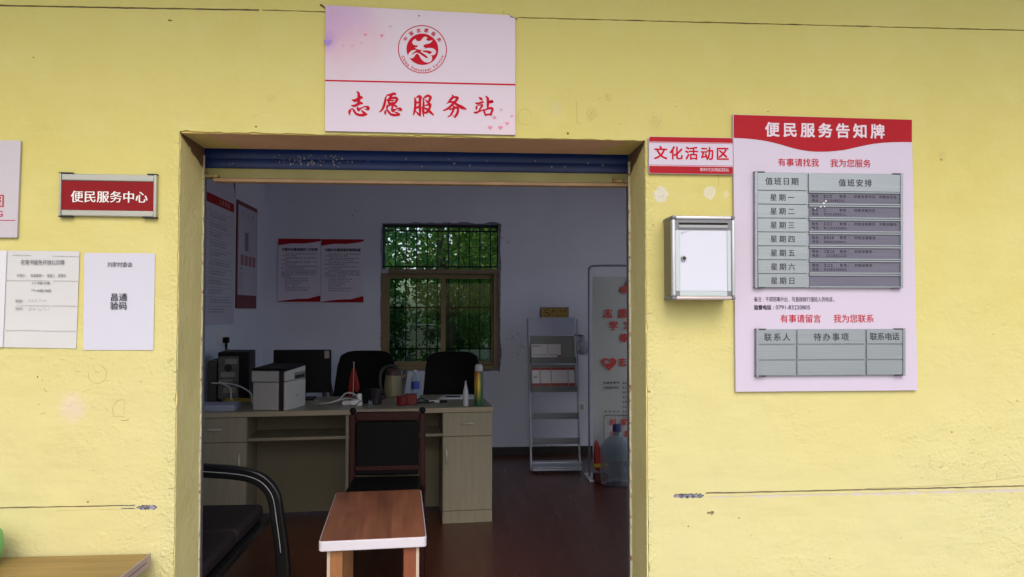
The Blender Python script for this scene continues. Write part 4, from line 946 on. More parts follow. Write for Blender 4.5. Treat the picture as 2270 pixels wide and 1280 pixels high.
# printer
pt = mat('printer_putty', (.43, .42, .39), .5); pt2 = mat('printer_white', (.53, .53, .50), .5)
t = thing('laser_printer', 'white boxy laser printer with dark vertical stripe and black lid on the desk', 'printer', (-1.10, 2.49, .7605), R(-13))
obj('body', MB().box(-.215, -.040, 0, .285, 0, .178), pt, t, world=False, bevel=.006)
obj('scanner_unit', MB().box(-.225, -.040, -.003, .285, .181, .252), pt, t, world=False, bevel=.006)
obj('stripe', MB().box(-.0395, -.0052, .004, .28, 0, .252), mat('printer_stripe', (.02, .012, .018), .4), t, world=False, bevel=.002)
obj('front_panel', MB().box(-.005, .014, 0, .285, 0, .183).box(-.005, .012, 0, .285, .187, .236), pt2, t, world=False, bevel=.004)
obj('wedge_top', MB().hexa([(-.005, 0, .2361), (.012, 0, .2361), (.012, .285, .2361), (-.005, .285, .2361)], [(-.005, 0, .250), (.012, 0, .250), (.012, .285, .268), (-.005, .285, .268)]), pt2, t, world=False, bevel=.002)
obj('paper_slot', MB().box(.0135, .0150, .12, .27, .193, .228), M_dark, t, world=False)
obj('output_tray', MB().box(-.02, .016, .12, .27, .215, .231), mat('printer_tray_grey', (.2, .2, .2), .5), t, world=False)
obj('lid', MB().hexa([(-.228, -.003, .2525), (.010, -.003, .2525), (.010, .288, .2525), (-.228, .288, .2525)], [(-.220, .004, .268), (.002, .004, .268), (.002, .280, .285), (-.220, .280, .285)]), M_blackp, t, world=False, bevel=.004)
m_ = MB().ring(0, 0, .010, .008, 0, 20); m_.v = [Vector((.0146, .155 + v.x, .085 + v.z)) for v in m_.v]; m_.box(.0143, .0148, .151, .159, .082, .088)
obj('badge', m_, M_rubber, t, world=False)

def monitor(name, label, x, y, rz, w, h, z0, cat='monitor', sticker=False):
    t = thing(name, label, cat, (x, y, .7605), rz)
    obj('back_shell', MB().box(-w / 2, w / 2, -.02, .015, z0, z0 + h), M_blackp, t, world=False, bevel=.006)
    obj('bezel', MB().box(-w / 2 + .004, w / 2 - .004, .0151, .022, z0 + .004, z0 + h - .004), mat('bezel_black', (.01, .01, .01), .3), t, world=False)
    obj('stand', MB().box(-.03, .03, -.035, -.0205, .01, z0 + h * .5).box(-.09, .09, -.09, .09, 0, .0095), M_blackp, t, world=False, bevel=.003)
    if sticker:
        obj('sticker', MB().box(w / 2 - .045, w / 2 - .012, -.0212, -.0202, z0 + h - .062, z0 + h - .008), mat('sticker_grey', (.30, .28, .27), .6), t, world=False)
monitor('desktop_monitor', 'flat black monitor turned away with a pale sticker, behind the printer', -1.12, 3.14, R(3), .405, .31, .045, sticker=True)
t = thing('computer_tower', 'black computer tower with grey port panel and tangled cables under the wall socket', 'computer', (-1.64, 3.02, .7605), R(8))
obj('case', MB().box(-.04, .17, .0, .34, 0, .345), M_blackp, t, world=False, bevel=.004)
obj('side_strip', MB().box(-.105, -.045, -.02, .30, 0, .285), mat('tower_olive', (.035, .033, .028), .6), t, world=False, bevel=.004)
obj('port_panel', MB().box(-.035, .10, -.006, 0, .02, .315), mat('port_panel_grey', (.13, .13, .12), .5, .3, var=(30, .4)), t, world=False)
for (a_, b_, c0, d0) in ((.01, .09, .262, .298), (-.02, .075, .17, .205), (-.02, .06, .14, .155), (0, .085, .06, .10)):
    obj('port', MB().box(a_, b_, -.009, -.0062, c0, d0), mat('port_metal', (.26, .25, .22), .4, .5), t, world=False)
obj('fan_grille', MB().cyl((.03, -.0065, .235), (.03, -.009, .235), .026, n=20), M_dark, t, world=False)

# cables
wc = mat('white_cable', (.55, .55, .53), .5); bc = mat('black_cable', (.015, .015, .015), .5); yc = mat('yellow_cable', (.34, .24, .03), .5)
def cable(label, pts, r, m, name='cable', g='cables on the desk'): return tag(obj(name, MB().tube(pts, r, 6, 6), m), label, 'cable', g)
cable('white cable hanging from the wall socket down to the computer tower', [(-1.795, 3.64, 1.10), (-1.80, 3.60, .98), (-1.75, 3.3, .94), (-1.66, 3.00, .90), (-1.58, 2.97, .86), (-1.55, 2.90, .79), (-1.5, 2.85, .766)], .006, wc)
cable('white cable arching from the tower down beside the printer', [(-1.70, 2.95, .895), (-1.60, 2.95, .895), (-1.50, 2.9, .88), (-1.40, 2.82, .84), (-1.37, 2.75, .79), (-1.33, 2.68, .767)], .0055, wc)
cable('thin black cable looping beside the wall socket', [(-1.79, 3.66, 1.05), (-1.73, 3.55, 1.06), (-1.72, 3.5, .98), (-1.74, 3.4, .90)], .005, bc)
m_ = MB()
for k in range(7): m_.tube([(-1.60 + rnd.uniform(-.02, .02), 2.92 + rnd.uniform(-.05, .04), .768 + k * .004), (-1.50, 2.90 + rnd.uniform(-.04, .04), .775 + rnd.uniform(0, .02)), (-1.40, 2.88 + rnd.uniform(-.05, .04), .775 + rnd.uniform(0, .02)), (-1.34, 2.84 + rnd.uniform(-.04, .04), .766)], .0045, 6, 5)
tag(obj('cable', m_, yc), 'bundle of dull yellow network cables between the tower and the printer', 'cable', 'cables on the desk')
cable('white looped cable rising behind the white power strip', [(-1.0, 2.98, .765), (-.88, 2.85, .767), (-.80, 2.80, .80), (-.76, 2.79, .835), (-.715, 2.78, .838), (-.675, 2.77, .815), (-.665, 2.76, .79)], .005, wc)
cable('second white cable lying along the desk towards the power strip', [(-1.01, 2.90, .764), (-.90, 2.80, .766), (-.82, 2.79, .785), (-.76, 2.80, .80), (-.70, 2.80, .795), (-.67, 2.78, .79)], .0045, wc)
t = thing('power_strip', 'white power strip with a plug on the desk edge in front of the red flag', 'power strip', (-.675, 2.735, .7605), R(5))
obj('block', MB().box(-.04, .035, -.02, .02, 0, .036), M_white, t, world=False, bevel=.004)
obj('plug', MB().box(.0, .03, .025, .06, .03, .075).box(-.10, -.0, .03, .10, .0, .025), M_white, t, world=False, bevel=.006)
obj('cord', MB().tube([(-.05, -.022, .003), (-.01, -.024, .005), (.02, -.023, .028), (.05, -.02, .030), (.08, .0, .01), (.12, .03, .005)], .0028, 6), bc, t, world=False)
t = thing('plastic_pins', 'pair of small clear plastic plugs standing beside the power strip', 'plug', (-.595, 2.74, .7605))
for dx in (0, .016): obj('pin', MB().lathe([(.006, 0), (.006, .018), (.003, .022), (.003, .036)], (dx, 0, 0), 10), M_blueclear, t, world=False)
# flag on its stand
t = thing('desk_flag', 'small furled red desk flag on a thin white pole', 'flag', (-.745, 3.05, .7605))
obj('pole', MB().cyl((0, 0, .01), (0.004, 0, .262), .003, n=8).lathe([(.0, 0), (.005, .003), (.006, .007), (.003, .012)], (.004, 0, .26), 10), mat('pole_cream', (.6, .45, .36), .4), t, world=False)
vs_ = []; fs_ = []
for j in range(13):
    v = j / 12
    for i in range(9):
        u = i / 8; w = .008 + .034 * v ** .7; ang = (u - .5) * 2
        vs_.append((ang * w + .003, .013 * math.sin(u * 13 + v * 2) * v + .002 * (1 if i % 2 else -1), .225 - v * (.185 - .05 * max(0, ang) + .02 * math.sin(u * 9))))
for j in range(12):
    for i in range(8): k = j * 9 + i; fs_.append((k, k + 1, k + 10, k + 9))
obj('cloth', MB().add(vs_, fs_), mat('flag_red', (.30, .012, .008), .7), t, world=False)
obj('base', MB().lathe([(.035, 0), (.035, .006), (.012, .012), (.006, .02)], (0, 0, 0), 20), M_blackp, t, world=False)
# dark mug and box
t = thing('mug', 'dark mug with a handle standing on the desk behind the wooden chair', 'mug', (-.553, 2.80, .7605))
obj('body', MB().lathe([(.030, 0), (.037, .006), (.038, .105), (.034, .105), (.033, .012), (0, .01)], n=28), mat('mug_glaze', (.02, .014, .022), .25), t, world=False)
obj('handle', MB().tube([(.034, 0, .085), (.058, -.004, .08), (.060, -.004, .045), (.034, 0, .03)], .006, 8), MATS['mug_glaze'], t, world=False)
tag(obj('camera_case', MB().box(-.668, -.605, 2.84, 2.95, .7605, .855), M_leather, bevel=.012), 'small black case beside the dark mug', 'case')
# kettle
t = thing('kettle', 'cream and brown electric kettle with a curved handle behind the mug', 'kettle', (-.475, 3.22, .7605))
obj('body', MB().lathe([(.062, 0), (.068, .01), (.066, .10), (.058, .16), (.0, .161)], n=32), mat('kettle_cream', (.24, .205, .12), .4), t, world=False)
obj('lid', MB().lathe([(.058, .162), (.058, .19), (.045, .208), (.012, .214), (0, .214)], n=32), mat('kettle_brown', (.06, .03, .024), .35), t, world=False)
obj('handle', MB().tube([(-.062, 0, .03), (-.092, 0, .08), (-.092, 0, .17), (-.065, 0, .215), (-.02, 0, .230), (.035, 0, .222)], .010, 10), mat('kettle_steel', (.07, .065, .06), .3, .4), t, world=False)
obj('spout', MB().tube([(.055, 0, .14), (.075, 0, .155), (.085, 0, .17)], .012, 8), MATS['kettle_cream'], t, world=False)
# clear bottle with blue label
t = thing('drink_bottle', 'clear drinking bottle with a blue label beside the kettle', 'bottle', (-.309, 3.15, .7605))
obj('body', MB().lathe([(.028, 0), (.031, .006), (.031, .05), (.029, .055), (.031, .06), (.031, .13), (.026, .155), (.013, .178), (.013, .187)], n=24), M_blueclear, t, world=False)
obj('label', MB().lathe([(.0315, .066), (.0318, .068), (.0318, .118), (.0315, .120)], n=24), mat('label_blue', (.02, .06, .36), .4), t, world=False)
obj('cap', MB().lathe([(.015, .184), (.0155, .186), (.0155, .200), (.013, .203)], n=20), mat('cap_pale', (.45, .47, .5), .5), t, world=False)
# red tin + red box
tag(obj('tape_roll', MB().lathe([(.034, 0), (.038, .003), (.038, .058), (.034, .062), (.018, .062), (.016, .003)], (-.372, 2.725, .7605), 32), mat('glossy_red', (.17, .004, .006), .3)), 'round glossy red tin at the front of the desk top', 'tin')
tag(obj('red_box', MB().box(-.355, -.277, 2.74, 2.80, .7605, .832), MATS['glossy_red'], bevel=.005), 'square red box just behind the round red tin', 'box')
# cables near the marker
cable('thick black cable curling from the red box towards the marker pen', [(-.28, 2.83, .775), (-.25, 2.86, .79), (-.22, 2.85, .775), (-.19, 2.87, .768), (-.16, 2.86, .766)], .006, bc)
cable('black cable lying flat just in front of the curling one', [(-.28, 2.80, .766), (-.24, 2.81, .768), (-.205, 2.82, .766), (-.17, 2.84, .766), (-.14, 2.88, .766)], .006, bc)
t = thing('marker_pen', 'black and white marker pen lying on the desk top', 'marker', (-.1425, 2.85, .7685), R(-6))
obj('barrel', MB().cyl((-.055, 0, 0), (.018, 0, 0), .0075, n=16), M_white, t, world=False)
obj('barrel_end', MB().cyl((-.072, 0, 0), (-.0551, 0, 0), .006, .0073, n=16), M_blackp, t, world=False)
obj('cap', MB().cyl((.0181, 0, 0), (.072, 0, 0), .0082, .0072, n=16), M_blackp, t, world=False)
t = thing('loose_papers', 'few white sheets with a black pen on top, spread in front of the office chair', 'papers', (-.01, 3.14, .7605))
obj('sheet', MB().hexa([(-.135, -.09, 0), (.13, -.10, 0), (.15, .09, 0), (-.10, .10, 0)], [(-.135, -.09, .003), (.13, -.10, .003), (.15, .09, .003), (-.10, .10, .003)]), M_white, t, world=False)
obj('sheet', MB().hexa([(-.07, -.08, .0031), (.15, -.06, .0031), (.13, .11, .0031), (-.08, .09, .0031)], [(-.07, -.08, .005), (.15, -.06, .005), (.13, .11, .005), (-.08, .09, .005)]), M_white, t, world=False)
obj('pen', MB().cyl((-.08, -.03, .0095), (.03, -.01, .0095), .0042, n=10), M_blackp, t, world=False)
t = thing('glue_bottle', 'milky white squeeze bottle with a pointed nozzle at the desk edge', 'bottle', (.055, 2.660, .7605))
obj('body', MB().lathe([(.016, 0), (.018, .004), (.018, .085), (.016, .105), (.010, .125)], n=24), mat('milky_plastic', (.5, .52, .55), .4), t, world=False)
obj('nozzle', MB().lathe([(.011, .1255), (.009, .135), (.005, .155), (.006, .158), (.006, .165), (.003, .168)], n=16), mat('nozzle_white', (.55, .55, .52), .4), t, world=False)
t = thing('spray_can', 'tall green and yellow spray can with a white cap on the desk corner', 'spray can', (.1425, 2.675, .7605))
sc_ = new_mat('can_print', .3); n = N(sc_); xyz = n.sep()
c = n.mix(n.rng(xyz[2], .03, .13), (.02, .10, .03), (.50, .36, .03)); c = n.mix(n.rng(xyz[2], .16, .22), c, (.42, .14, .03)); c = n.mix(n.rng(n.math('ADD', xyz[0], n.math('MULTIPLY', n.noise(20), .01)), .014, .018), c, (.01, .09, .035)); n.L(c, n.b.inputs['Base Color']); n.b.inputs['Metallic'].default_value = .25
obj('can', MB().lathe([(.028, 0), (.030, .003), (.030, .215), (.026, .226), (.022, .23)], n=32), sc_, t, world=False)
obj('cap', MB().lathe([(.0265, .2305), (.027, .235), (.0265, .262), (.020, .275), (.018, .276)], n=28), mat('cap_grey', (.48, .48, .48), .4), t, world=False)
t = thing('paper_stack', 'pale folded papers at the far end of the desk beside the doorway edge', 'papers', (-1.53, 2.60, .7605), R(5))
for k in range(5): obj('sheet', MB().box(-.14 + rnd.uniform(-.01, .01), .10 + rnd.uniform(-.02, .02), -.09, .12, k * .0072, k * .0072 + .0065), mat('bluish_paper', (.40, .42, .55), .7), t, world=False, bevel=.002)

# ------------------------------------------------------------------ office chairs behind the desk
def office_chair(x, y, rz, label, w0, w1, top, arms):
    t = thing('office_chair', label, 'office chair', (x, y, 0), rz, 'office chairs behind the desk')
    vs_ = []; fs_ = []; nx, nz = 8, 10
    for side in (0, 1):
        for j in range(nz + 1):
            v = j / nz
            for i in range(nx + 1):
                u = i / nx * 2 - 1; w = (w0 + (w1 - w0) * v) / 2; zz = .50 + (top - .50) * v - .035 * (abs(u) ** 5) * (1 if v > .8 else 0)
                yy = .02 + .10 * v - .03 * math.sin(v * 3) + .04 * u * u * -1
                vs_.append((u * w * (1 - .04 * (v > .95)), yy + (.055 if side else 0), zz))
    o_ = (nx + 1) * (nz + 1)
    for j in range(nz):
        for i in range(nx):
            k = j * (nx + 1) + i; fs_.append((k, k + 1, k + nx + 2, k + nx + 1)); fs_.append((o_ + k, o_ + k + nx + 1, o_ + k + nx + 2, o_ + k + 1))
    for j in range(nz):
        a = j * (nx + 1); b = a + nx + 1; fs_.append((a, b, o_ + b, o_ + a)); fs_.append((a + nx, o_ + a + nx, o_ + b + nx, b + nx))
    for i in range(nx):
        fs_.append((i, o_ + i, o_ + i + 1, i + 1)); a = nz * (nx + 1) + i; fs_.append((a, a + 1, o_ + a + 1, o_ + a))
    obj('backrest', MB().add(vs_, fs_), M_leather, t, world=False, bevel=.012, seg=3)
    obj('seat', MB().box(-.25, .25, -.46, .03, .43, .51), M_leather, t, world=False, bevel=.03, seg=4)
    if arms:
        for s in (-1, 1): obj('armrest', MB().tube([(s * .24, .05, .56), (s * .29, .06, .80), (s * .31, -.02, .90), (s * .31, -.22, .885), (s * .28, -.32, .70), (s * .25, -.33, .50)], .018, 10), mat('arm_grey', (.07, .07, .08), .4), t, world=False)
    obj('post', MB().cyl((0, -.2, .09), (0, -.2, .43), .025), M_blackp, t, world=False)
    for k in range(5):
        a = k * 1.2566 + .3; obj('leg', MB().hexa([(-.02 * math.sin(a), -.2 + .02 * math.cos(a), .06), (.02 * math.sin(a), -.2 - .02 * math.cos(a), .06), (.30 * math.cos(a) + .015 * math.sin(a), -.2 + .30 * math.sin(a) - .015 * math.cos(a), .05), (.30 * math.cos(a) - .015 * math.sin(a), -.2 + .30 * math.sin(a) + .015 * math.cos(a), .05)],
            [(-.02 * math.sin(a), -.2 + .02 * math.cos(a), .10), (.02 * math.sin(a), -.2 - .02 * math.cos(a), .10), (.30 * math.cos(a) + .015 * math.sin(a), -.2 + .30 * math.sin(a) - .015 * math.cos(a), .075), (.30 * math.cos(a) - .015 * math.sin(a), -.2 + .30 * math.sin(a) + .015 * math.cos(a), .075)]), M_blackp, t, world=False)
        obj('caster', MB().cyl((.29 * math.cos(a) - .012, -.2 + .29 * math.sin(a), .027), (.29 * math.cos(a) + .012, -.2 + .29 * math.sin(a), .027), .026, n=14), M_rubber, t, world=False)
office_chair(-.735, 3.70, R(4), 'black office chair with rounded back and grey arms behind the red flag', .56, .43, 1.07, True)
office_chair(-.045, 3.70, R(-3), 'black office chair with squarer back in front of the window, behind the loose papers', .50, .42, 1.06, False)

# ------------------------------------------------------------------ wooden chair facing the doorway
rw = mat('red_brown_wood', (.032, .006, .005), .5, spec=.2, var=(4, .3), stretch=(8, 8, 1))
t = thing('wooden_chair', 'dark red wooden chair with padded black back between desk and small table', 'chair', (-.394, 1.90, 0), R(1))
for s in (-1, 1):
    obj('back_post', MB().hexa([(s * .200 - .017, -.01, 0), (s * .200 + .017, -.01, 0), (s * .200 + .017, .03, 0), (s * .200 - .017, .03, 0)], [(s * .195 - .016, .02, .815), (s * .195 + .016, .02, .815), (s * .195 + .016, .05, .815), (s * .195 - .016, .05, .815)]), rw, t, world=False, bevel=.006)
    obj('finial', MB().lathe([(.010, .0), (.018, .008), (.019, .020), (.012, .032), (.0, .035)], (s * .195, .035, .8155), 16), M_blackp, t, world=False)
    obj('front_leg', MB().box(s * .205 - .018, s * .205 + .018, -.44, -.40, 0, .425), rw, t, world=False, bevel=.004)
    obj('side_rail', MB().box(s * .205 - .012, s * .205 + .012, -.399, -.011, .36, .41), rw, t, world=False)
obj('top_rail', MB().box(-.178, .178, .018, .044, .775, .825), rw, t, world=False, bevel=.005)
obj('lower_rail', MB().box(-.180, .180, -.012, .010, .500, .528), rw, t, world=False, bevel=.005)
obj('back_pad', MB().box(-.176, .176, -.006, .032, .474, .774), M_leather, t, world=False, bevel=.012, seg=4)
obj('seat_pad', MB().box(-.188, .188, -.43, .005, .425, .468), M_leather, t, world=False, bevel=.015, seg=4)
obj('front_rail', MB().box(-.187, .187, -.434, -.41, .36, .41), rw, t, world=False)

# small table in the doorway
tt = new_mat('walnut_top_laminate', .33); n = N(tt)
mp = n.nt.nodes.new('ShaderNodeMapping'); mp.inputs['Scale'].default_value = (9, .8, 4); n.L(n.obj, mp.inputs[0])
c = n.mix(n.rng(n.noise(3, 6, mp.outputs[0]), .3, .7), (.33, .13, .065), (.20, .072, .038))
br = n.nt.nodes.new('ShaderNodeTexBrick'); br.inputs['Scale'].default_value = 1; br.inputs['Brick Width'].default_value = .42; br.inputs['Row Height'].default_value = .07; br.inputs['Mortar Size'].default_value = 0.0
br.inputs['Color1'].default_value = (.75, .75, .75, 1); br.inputs['Color2'].default_value = (1.1, 1.1, 1.1, 1)
rt = n.nt.nodes.new('ShaderNodeMapping'); rt.inputs['Rotation'].default_value = (0, 0, R(90)); n.L(n.obj, rt.inputs[0]); n.L(rt.outputs[0], br.inputs['Vector'])
mm = n.nt.nodes.new('ShaderNodeMix'); mm.data_type = 'RGBA'; mm.blend_type = 'MULTIPLY'; mm.inputs[0].default_value = 1; n.L(c, mm.inputs[6]); n.L(br.outputs[0], mm.inputs[7]); n.L(mm.outputs[2], n.b.inputs['Base Color'])
t = thing('small_table', 'low walnut topped table with white edging standing just inside the doorway', 'table', (-.539, .626, 0), R(4.4))
we = mat('white_edging', (.66, .64, .72), .4)
def slab(x0, x1, y0, y1, z0, z1, r): 
    p = rrect(x0, x1, y0, y1, r)[::-1]; k = len(p); m_ = MB(); m_.add([(x, y, z0) for x, y in p] + [(x, y, z1) for x, y in p], [list(range(k - 1, -1, -1)), list(range(k, 2 * k))] + [(i, (i + 1) % k, k + (i + 1) % k, k + i) for i in range(k)]); return m_
obj('edge_band', slab(0, .419, 0, .79, .459, .4985, .016), we, t, world=False, bevel=.003)
obj('tabletop', slab(.004, .415, .004, .786, .4986, .5002, .013), tt, t, world=False)
lw = mat('leg_oak', (.34, .145, .05), .45, var=(4, .3), stretch=(10, 10, 1)); lw2 = mat('leg_redwood', (.30, .085, .035), .45, var=(4, .3), stretch=(10, 10, 1)); le = mat('leg_cream_edge', (.55, .44, .34), .5)
for (x0, x1, y0, w_, out_) in ((.030, .090, .03, lw, -1), (.330, .390, .03, lw2, 1), (.030, .090, .72, lw, -1), (.330, .390, .72, lw2, 1)):
    a_, b_ = (x0 + .012, x1) if out_ < 0 else (x0, x1 - .012)
    obj('leg', MB().box(a_, b_, y0, y0 + .04, 0, .4585), w_, t, world=False, bevel=.001)
    obj('leg_edging', MB().box(*((x0, x0 + .0118) if out_ < 0 else (x1 - .0118, x1)), y0 - .0005, y0 + .0405, 0, .4585), le, t, world=False)
obj('stretcher', MB().box(.06, .36, .735, .75, .36, .40), lw, t, world=False)

# waiting bench
bl = mat('bench_leather', (.022, .016, .015), .6, spec=.2, bump=(120, .0006)); bf = mat('bench_frame_black', (.01, .01, .011), .28)
t = thing('waiting_bench', 'long black padded bench with a curved metal armrest inside the doorway edge', 'bench', (-1.2, .8, 0))
m_ = MB()
path = [(-1.62, .685), (-1.40, .652), (-1.23, .632), (-1.08, .618), (-.990, .600), (-.928, .565), (-.885, .50), (-.866, .39), (-.851, .286), (-.838, .16), (-.832, .02)]
def smooth2(P, sub=5):
    Q = []
    for i in range(len(P) - 1):
        a = P[max(i - 1, 0)]; b = P[i]; c = P[i + 1]; d = P[min(i + 2, len(P) - 1)]
        for k in range(sub):
            tt_ = k / sub; Q.append(tuple(.5 * (2 * b[j] + (c[j] - a[j]) * tt_ + (2 * a[j] - 5 * b[j] + 4 * c[j] - d[j]) * tt_ ** 2 + (3 * b[j] - a[j] - 3 * c[j] + d[j]) * tt_ ** 3) for j in (0, 1)))
    return Q + [P[-1]]
pp = smooth2(path)
def band(pp, half, y0, y1):
    m_ = MB(); prev = None; k = len(pp); vs_ = []
    for i, (x, z) in enumerate(pp):
        q = pp[min(i + 1, k - 1)]; o_ = pp[max(i - 1, 0)]; dx, dz = q[0] - o_[0], q[1] - o_[1]; l = math.hypot(dx, dz); nx, nz = -dz / l * half, dx / l * half
        vs_ += [(x + nx, y0, z + nz), (x - nx, y0, z - nz), (x - nx, y1, z - nz), (x + nx, y1, z + nz)]
    fs_ = [(4 * i + a, 4 * i + (a + 1) % 4, 4 * i + 4 + (a + 1) % 4, 4 * i + 4 + a) for i in range(k - 1) for a in range(4)]
    fs_ += [(3, 2, 1, 0), (4 * k - 4, 4 * k - 3, 4 * k - 2, 4 * k - 1)]
    return m_.add(vs_, fs_)
obj('armrest', band(pp, .031, 1.33, 1.375), bf, t, bevel=.008, seg=3)
obj('armrest_highlight', MB().tube([(x, 1.3275, z) for x, z in pp[:-8]], .0019, 6, 1), mat('pale_highlight', (.6, .6, .62), .35, .2), t)  # thin pale line modelled in for the highlight along the armrest
for y0, y1 in ((.905, 1.325), (.485, .895), (.06, .475)):
    obj('seat_cushion', MB().box(-1.50, -.925, y0, y1, .405, .475), bl, t, bevel=.022, seg=4)
    obj('back_cushion', MB().hexa([(-1.52, y0, .50), (-1.46, y0, .50), (-1.46, y1, .50), (-1.52, y1, .50)], [(-1.66, y0, .86), (-1.60, y0, .86), (-1.60, y1, .86), (-1.66, y1, .86)]), bl, t, bevel=.02, seg=3)
obj('seat_rail', MB().box(-1.50, -.900, .06, 1.33, .375, .404), bf, t, bevel=.003)
for y in (.10, .70): obj('leg', MB().box(-.97, -.93, y, y + .04, 0, .374).box(-1.48, -1.44, y, y + .04, 0, .374), bf, t)
obj('rear_leg', MB().box(-1.60, -1.56, 1.33, 1.37, 0, .70), bf, t)

# ------------------------------------------------------------------ brochure rack, banner, water bottle
wr = mat('rack_white_steel', (.50, .52, .60), .4)
t = thing('brochure_rack', 'white metal brochure rack with tilted pockets standing against the back wall', 'rack', (.86, 4.2, 0))
L0, L1 = .645, 1.075
def ry(z): return 4.12 + z * .24
for x in (L0, L1): obj('frame_pole', MB().tube([(x - .004, ry(0), .01), (x, ry(.7), .7), (x + (.005 if x < .8 else -.01), ry(1.32), 1.33)], .009, 8, 2), wr, t)
for x in (L0 + .02, L1 + .05): obj('rear_pole', MB().cyl((x + .02, 4.62, .01), (x - .02, ry(1.32) + .03, 1.32), .008), wr, t)
obj('header_panel', MB().hexa([(L0, ry(1.15) - .006, 1.175), (L1, ry(1.15) - .006, 1.175), (L1, ry(1.15), 1.175), (L0, ry(1.15), 1.175)], [(L0, ry(1.33) - .006, 1.335), (L1, ry(1.33) - .006, 1.335), (L1, ry(1.33), 1.335), (L0, ry(1.33), 1.335)]), mat('rack_header_bluewhite', (.50, .53, .68), .5), t)
grey = mat('rack_back_grey', (.27, .28, .26), .6); lip = clearmat('smoky_lip', (.5, .52, .52), .2, .35)
for (z0, z1_) in ((.93, 1.165), (.68, .905), (.45, .665), (.24, .44)):
    if z0 > .5: obj('back_plate', MB().hexa([(L0 + .012, ry(z0) + .01, z0), (L1 - .012, ry(z0) + .01, z0), (L1 - .012, ry(z0) + .013, z0), (L0 + .012, ry(z0) + .013, z0)], [(L0 + .012, ry(z1_) + .01, z1_), (L1 - .012, ry(z1_) + .01, z1_), (L1 - .012, ry(z1_) + .013, z1_), (L0 + .012, ry(z1_) + .013, z1_)]), grey, t)
    obj('shelf_tray', MB().box(L0 + .01, L1 - .01, ry(z0) - .07, ry(z0) + .008, z0 - .004, z0), grey, t)
    obj('pocket_lip', MB().box(L0 + .01, L1 - .01, ry(z0) - .073, ry(z0) - .070, z0 - .004, z0 + .05), lip, t)
obj('bottom_shelf', MB().box(L0, L1, ry(0) - .10, ry(0) + .2, .045, .052).cyl((L0, ry(0) - .09, .09), (L1, ry(0) - .09, .09), .008).cyl((L0, ry(0) - .09, .03), (L1, ry(0) - .09, .03), .008), wr, t)
# brochures in the two upper pockets
bw_ = mat('brochure_white', (.66, .64, .66), .6); brd = mat('brochure_red', (.32, .05, .05), .6)
def leaflet(x0, x1, z0, z1, dy, label, red, lines=()):
    t = thing('brochure', label, 'brochure', ((x0 + x1) / 2, ry(z0) - .04 + dy, z0 - .0))
    y0, y1 = ry(z0) - .05 + dy, ry(z1) - .05 + dy
    o_ = lambda e: MB().hexa([(x0, y0 - e, z0), (x1, y0 - e, z0), (x1, y0 + .002, z0), (x0, y0 + .002, z0)], [(x0, y1 - e, z1), (x1, y1 - e, z1), (x1, y1 + .002, z1), (x0, y1 + .002, z1)])
    obj('cover', o_(.003), bw_, t, label=None)
    def strip(u0, u1, v0, v1, m, nm):
        xa, xb = x0 + (x1 - x0) * u0, x0 + (x1 - x0) * u1; za, zb = z0 + (z1 - z0) * v0, z0 + (z1 - z0) * v1; ya = y0 + (y1 - y0) * v0 - .0036; yb = y0 + (y1 - y0) * v1 - .0036
        obj(nm, MB().add([(xa, ya, za), (xb, ya, za), (xb, yb, zb), (xa, yb, zb)], [(0, 1, 2, 3)]), m, t, smooth=False)
    if red: strip(0, 1, 0, .28, brd, 'red_band'); strip(0, 1, .90, 1, brd, 'red_band')
    for l_ in lines: strip(*l_, M_black, 'print_line')
leaflet(.664, .810, .935, 1.095, -.004, 'white leaflet with two dark headings in the top pocket, nearest the window', 0, ((.08, .6, .88, .91), (.05, .95, .40, .42)))
leaflet(.814, .930, .935, 1.095, -.002, 'plain white leaflet in the middle of the top pocket', 0, ((.1, .85, .40, .42),))
leaflet(.760, .930, .932, .998, -.014, 'folded white leaflet with a red end lying across the top pocket', 0, ())
obj('red_end', MB().box(.895, .93, ry(.94) - .072, ry(.94) - .0687, .935, .998), brd, bpy.data.objects['brochure.002'])
leaflet(.662, .732, .70, .885, -.004, 'narrow red and white booklet at the window end of the second pocket', 1, ((.2, .8, .60, .62), (.2, .7, .54, .56)))
leaflet(.738, .832, .70, .885, -.006, 'red and white booklet second from the window in the second pocket', 1, ())
leaflet(.838, .985, .70, .885, -.003, 'widest red and white booklet in the second pocket', 1, ())
leaflet(.991, 1.045, .70, .885, -.005, 'slim red edged booklet beside the banner in the second pocket', 1, ())
tag(obj('plastic_bag', MB().lathe([(.0, 0), (.05, .01), (.07, .05), (.06, .11), (.025, .15), (.035, .18), (0, .17)], (1.17, 4.60, .98), 14), mat('bag_white', (.42, .44, .52), .5, bump=(30, .03))), 'crumpled white plastic bag hanging behind the brochure rack', 'bag')
tag(obj('wall_hook', MB().box(1.155, 1.19, 4.60, 4.8795, 1.145, 1.165), M_blackp), 'dark hook carrying the white plastic bag', 'hook')
t = thing('wall_socket', 'small white socket low on the back wall between rack and banner', 'socket', (1.21, 4.879, .40))
obj('plate', MB().box(1.185, 1.245, 4.868, 4.8795, .41, .50), M_white, t, bevel=.003); obj('socket_face', MB().box(1.2, 1.23, 4.8665, 4.868, .43, .48), mat('socket_grey', (.4, .4, .42), .5), t)

